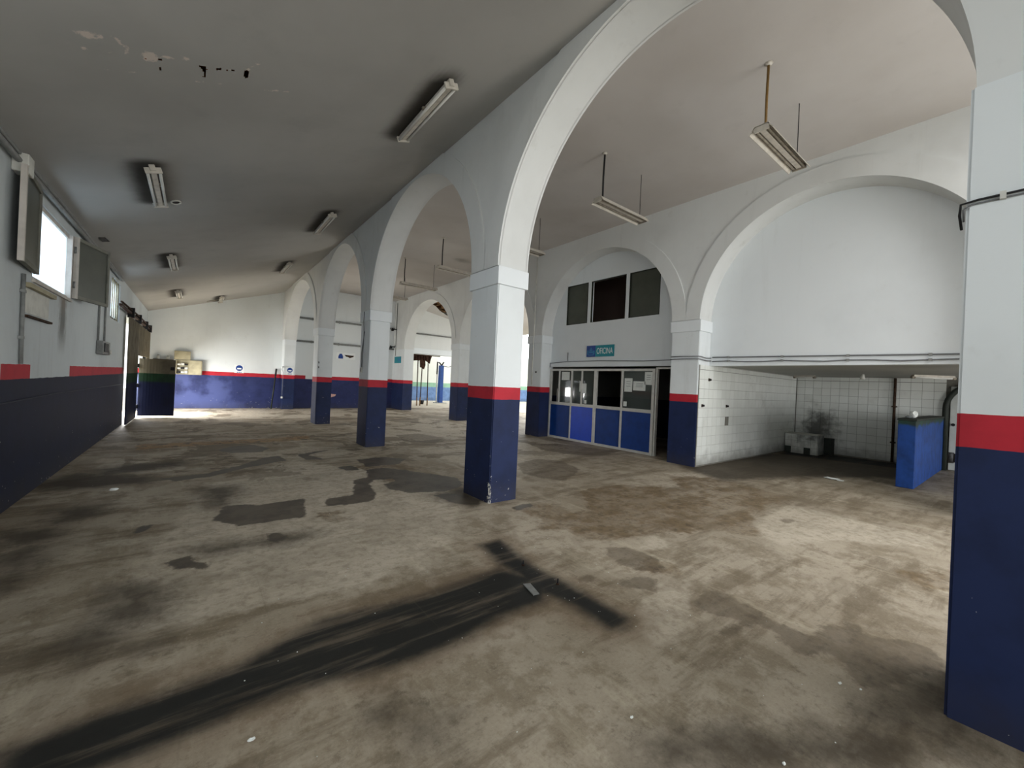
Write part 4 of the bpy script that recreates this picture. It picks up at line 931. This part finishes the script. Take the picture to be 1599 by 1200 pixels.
# cables along the right arcade
xc = XR2-.045
for z0, z1, r, l in ((2.31, 2.27, .014, 'upper straight cable on the white beam over the wash bay'), (2.22, 2.19, .012, 'lower sagging cable on the white beam over the wash bay')):
    c = thing('beam_cable', (xc, 2.4, z1), l, 'cable', 'cables over the wash bay')
    pts = [(xc, 4.20-k*.325, z0+(z1-z0)*k/12+(.012*math.sin(k*1.9) if r < .013 else 0)) for k in range(13)]
    T(pts, r, 6).build('wire', M['cable_grey'], c)
    for k in (1, 4, 7, 10): B(xc-.016, pts[k][1]-.02, pts[k][2]-.02, xc+.016, pts[k][1]+.02, pts[k][2]+.02).build('clip', M['pipe_grey'], c)
for z, l in ((2.30, 'upper cable crossing the column beside the office doorway'), (2.245, 'lower cable crossing the column beside the office doorway')):
    tag(T([(XR-.02, EE-.01, z), (XR-.02, 4.55, z+.005), (XR-.02, 4.25, z), (XR+.02, 4.235, z), (XR+.25, 4.23, z-.02), (XR2-.05, 4.23, z-.01)], .011, 6).build('column_cable', M['cable_grey']), l, 'cable', 'cables around the office column')
tag(T([(XO-.06, 4.9, 2.27), (XO-.06, 5.8, 2.255), (XO-.06, 7.2, 2.285), (XO-.06, 8.4, 2.28), (XO-.06, 9.08, 2.24), (XO-.06, 9.09, 2.12)], .011, 6).build('lintel_cable', M['cable_grey']), 'grey cable along the white lintel over the office front', 'cable')
tag(T([(XO-.02, 8.40, 2.55), (XO-.03, 8.39, 2.47), (XO-.02, 8.40, 2.30)], .009, 6).build('loose_wire', M['cable_dark']), 'short loose wire end on the wall left of the OFICINA sign', 'wire')
cd = thing('column_conduit', (XR-.02, 9.47, 1.6), 'white conduit running down the arcade at the left end of the office', 'conduit')
T([(XR-.02, 9.47, 5.6), (XR-.04, 9.46, 3.1), (XR-.02, 9.49, 2.75), (XR-.02, 9.49, 1.56)], .016).build('pipe', M['plastic_white'], cd)
T([(XR-.013, 9.32, 1.95), (XR-.022, 9.32, 1.95)], .03, 10).build('plug', M['black'], cd)
hc = thing('column_top_cable', (XS, -.1, 2.5), 'pair of dark cables wrapped across the white top of the nearest column', 'cable')
T([(XS-.05, -.42, 2.555), (XS-.052, -.1, 2.553), (XS-.052, .19, 2.55), (XS-.045, .245, 2.545), (XS-.02, .25, 2.50), (XS+.03, .245, 2.44)], .0055, 6).build('wire', M['cable_dark'], hc)
T([(XS-.042, -.42, 2.538), (XS-.044, .1, 2.537), (XS-.043, .21, 2.535), (XS-.035, .237, 2.52), (XS+.0, .237, 2.47)], .004, 6).build('wire', M['cable_grey'], hc)
for y in (-.2, .1): B(XS-.06, y, 2.53, XS-.037, y+.02, 2.565).build('clip', M['plastic_white'], hc)
sk = thing('column_socket', (XS, 9.6, 1.63), 'small socket with two thin wires on the second column', 'socket')
B(XS-.03, 9.48, 1.66, XS-.002, 9.60, 1.78).build('box', M['plastic_white'], sk); B(XS-.034, 9.50, 1.68, XS-.029, 9.53, 1.76).build('slot', M['black'], sk)
T([(XS-.04, 9.42, 3.05), (XS-.045, 9.42, 2.80), (XS-.015, 9.46, 2.6), (XS-.015, 9.50, 1.78)], .008, 6).build('wire', M['cable_grey'], sk); T([(XS-.015, 9.42, 2.6), (XS-.012, 9.58, 2.1), (XS-.012, 9.55, 1.78)], .007, 6).build('wire', M['cable_grey'], sk)
hb = thing('wall_hooks', (XS2, 13.9, 1.9), 'two small dark hooks on the third column', 'hooks')
for z in (1.98, 1.83): T([(XS+.03, 13.916, z), (XS+.03, 13.87, z), (XS+.03, 13.86, z-.05)], .012, 6).build('hook', M['black'], hb)

# ---------------------------------------------------------------- annex and yard behind the right arcade
def za(x): return 5.45-.19*(x-9.7)
HOLE = [[(9.0,18.9),(9.26,18.1),(9.85,18.5),(10.85,19.6),(10.95,20.2),(10.3,19.8),(9.7,19.25)]]
grid_mesh('ceiling_annex', spans((XR2-.2, 8.9, .1), (8.9, 11.1, .05), (11.1, 15.0, .3)), spans((9.3, 17.9, .4), (17.9, 20.4, .05), (20.4, 20.9, .2)), za, M['ceiling_right'], {'soot': lambda X, Y: X*0, 'peel': lambda X, Y: X*0-.5}, holes=HOLE, flip=True)
m = MB()
m.quad((XR2-.3, 9.2, za(XR2)+.35), (15.1, 9.2, za(15.1)+.3), (15.1, 21.1, za(15.1)+.3), (XR2-.3, 21.1, za(XR2)+.35))
rfa = struct(m.build('roof_annex', M['dark_roof'], origin=(0, 0, 0)))
for k in range(6): MB().obox((9.0+k*.42, 19.2, za(9.0+k*.42)+.12), (.05, 0, 0), (0, 1.6, 0), (0, 0, .05)).build('roof_batten', M['wood'], rfa)
for k, (x, y) in enumerate(((9.55, 18.65), (10.1, 19.1), (10.45, 19.75))):
    MB().obox((x, y, za(x)+.03), (.12, .03, -.02), (-.02, .05, 0), (0, 0, .012)).build('broken_batten', M['wood'], rfa)
wa = struct(wall_holes('y', YB, YB+.25, XR2, 15.1, 0, 5.6, [(9.15, 14.6, 0, 3.0)], M['plaster'], 'wall_annex_back'))
struct(B(9.0, YB-.06, 3.0, 14.7, YB+.3, 3.29).build('trim_2', M['plaster_clean']))
tag(T([(XR2+.01, YB-.05, 4.09), (14.9, YB-.05, 4.07)], .04).build('annex_pipe', M['pipe_grey']), 'grey pipe on the wall above the opening to the yard', 'pipe')
struct(wall_holes('y', 28.5, 28.75, 4.0, 30.0, 0, 3.9, [], M['yard_wall'], 'wall_yard_back'))
struct(wall_holes('x', 27.0, 27.25, -2.0, 28.5, 0, 4.2, [], M['yard_wall'], 'wall_yard_right'))
struct(wall_holes('x', 6.0, 6.2, 21.05, 28.5, 0, 4.2, [], M['yard_wall'], 'wall_yard_left'))
struct(B(6.0, 21.05, 4.7, 15.1, 26.3, 4.85).build('yard_sky_blocker', M['dark_roof']))  # unseen roof added to cut the sky light on the yard wall
tp = thing('torn_tarp', (10.6, 22.6, 2.2), 'torn brown tarp hanging over thin poles in the opening to the yard', 'tarp')
random.seed(11)
def cloth(outline, y):
    m = MB(); n = len(outline)
    top = [(x, y+random.uniform(-.05, .05), z) for x, z in outline]
    m.prism(top, (0, 0, 0), (0, .03, 0)); return m
cloth([(10.0, 3.05), (11.35, 3.05), (11.30, 2.85), (11.22, 2.56), (11.05, 2.66), (10.92, 2.74), (10.92, 2.45), (10.86, 2.20), (10.72, 2.28), (10.60, 2.32), (10.54, 2.72), (10.30, 2.70), (10.0, 2.66)], 22.6).build('sheet', M['brown_tarp'], tp)
for k in range(7): T([(10.08+k*.18, 22.56, 3.0), (10.10+k*.18, 22.54, 2.8-.05*(k % 3)), (10.08+k*.18, 22.56, 2.74)], .03, 6).build('fold', M['brown_tarp'], tp)
T([(9.6, 22.62, 3.06), (11.9, 22.62, 3.06)], .03).build('cross_bar', M['rust'], tp)
for x in (9.65, 11.85): T([(x, 22.62, 3.06), (x, 22.62, 4.70)], .012, 6).build('hanger_wire', M['rust'], tp)
for x0, x1, l in ((10.08, 10.13, 'leftmost thin dark pole under the torn tarp'), (10.51, 10.54, 'second thin dark pole under the torn tarp'), (10.81, 10.75, 'third thin dark pole under the torn tarp'), (11.17, 11.23, 'rightmost thin dark pole under the torn tarp')):
    p = thing('prop_pole', (x1, 22.75, 0), l, 'pole', 'thin poles propping the torn tarp')
    T([(x1, 22.75, 0), (x0, 22.75, 3.04)], .032).build('shaft', M['rust'], p); T([(x1, 22.75, 0), (x1, 22.75, .5)], .036).build('rusty_foot', M['wood'], p)
lf = thing('car_lift', (13.5, 25.3, 0), 'blue two-post car lift column standing in the bright yard', 'car lift')
B(13.34, 25.2, 0, 13.60, 25.5, 2.62).build('post', M['lift_blue'], lf); B(13.1, 25.05, 0, 13.85, 25.65, .05).build('base_plate', M['steel'], lf)
T([(13.47, 25.3, 2.62), (13.30, 25.3, 2.80), (13.14, 25.3, 2.85), (13.13, 25.3, 2.0)], .05).build('arm', M['cable_dark'], lf); T([(13.47, 25.3, 2.62), (13.62, 25.3, 2.86)], .05).build('arm', M['cable_dark'], lf)
T([(13.16, 25.3, .05), (13.14, 25.3, 2.0)], .04).build('cylinder', M['plastic_white'], lf); T([(13.6, 25.3, 2.6), (14.0, 25.3, 2.55), (14.6, 25.3, 2.75)], .02).build('cable', M['cable_dark'], lf)
bk = thing('black_bucket', (11.55, 24.2, 0), 'small black bucket on the ground in the bright yard', 'bucket')
T([(11.55, 24.2, .0), (11.55, 24.2, .25)], [.12, .17], 14).build('body', M['black'], bk); T([(11.40, 24.2, .25), (11.42, 24.2, .38), (11.55, 24.2, .43), (11.68, 24.2, .38), (11.70, 24.2, .25)], .008, 6).build('handle', M['steel'], bk)

# ---------------------------------------------------------------- things on the floor
mp = tag(MB().prism([(2.055, 2.385, .002), (2.11, 2.36, .002), (2.065, 2.205, .002), (2.015, 2.215, .002)], (0, 0, 0), (0, 0, .006)).build('metal_plate', M['steel']), 'small bluish steel plate lying on the black stain', 'plate')
for x, y, l in ((2.27, 2.64, 'thin dark anchor bolt sticking up from the black stain, upper one'), (2.29, 2.24, 'thin dark anchor bolt sticking up from the black stain, lower one')):
    a = thing('anchor_bolt', (x, y, 0), l, 'bolt', 'anchor bolts in the black stain'); T([(x, y, 0), (x, y, .045)], .006, 8).build('shank', M['black'], a); T([(x, y, .002), (x, y, .010)], .014, 6).build('nut', M['rust'], a)
CH = [((.24, 1.98), .016, 'white plaster chip on the bare floor below the black streak'), ((1.68, 1.12), .012, 'white plaster chip at the bottom of the photo, right of centre'), ((3.22-.4, .60), .014, 'pale plaster splinter on the dark floor left of the nearest column'),
      ((2.86, .52), .010, 'small plaster chip just below the pale splinter'), ((-.75, 6.99), .05, 'flat white scrap on the floor near the left wall'), ((2.01, .60), .012, 'white plaster chip at the very bottom right of the photo')]
for k, ((x, y), r, l) in enumerate(CH):
    tag(crumple('plaster_chip', x, y, .001, r, r*.6, r*.35, M['paper'], None, 20+k), l, 'chip', 'plaster chips on the floor')
gr = random.Random(5); m = MB()
for k in range(150):
    x = gr.uniform(-1.2, 7.5); y = gr.uniform(.4, 9.5); r = gr.uniform(.0015, .005)
    if gr.random() < .5: x = gr.uniform(.2, 3.0); y = gr.uniform(.5, 4)
    pts = [(x+r*gr.uniform(.5, 1)*math.cos(t), y+r*gr.uniform(.5, 1)*math.sin(t), .001) for t in (0, 1.2, 2.6, 3.7, 5.0)]
    m.prism(pts, (0, 0, 0), (0, 0, r*.5))
tag(m.build('grit', M['paper'], None, origin=(0, 0, 0)), 'scattered pale grit and paint crumbs on the floor', 'grit', None, 'stuff')
bpy.context.view_layer.update()
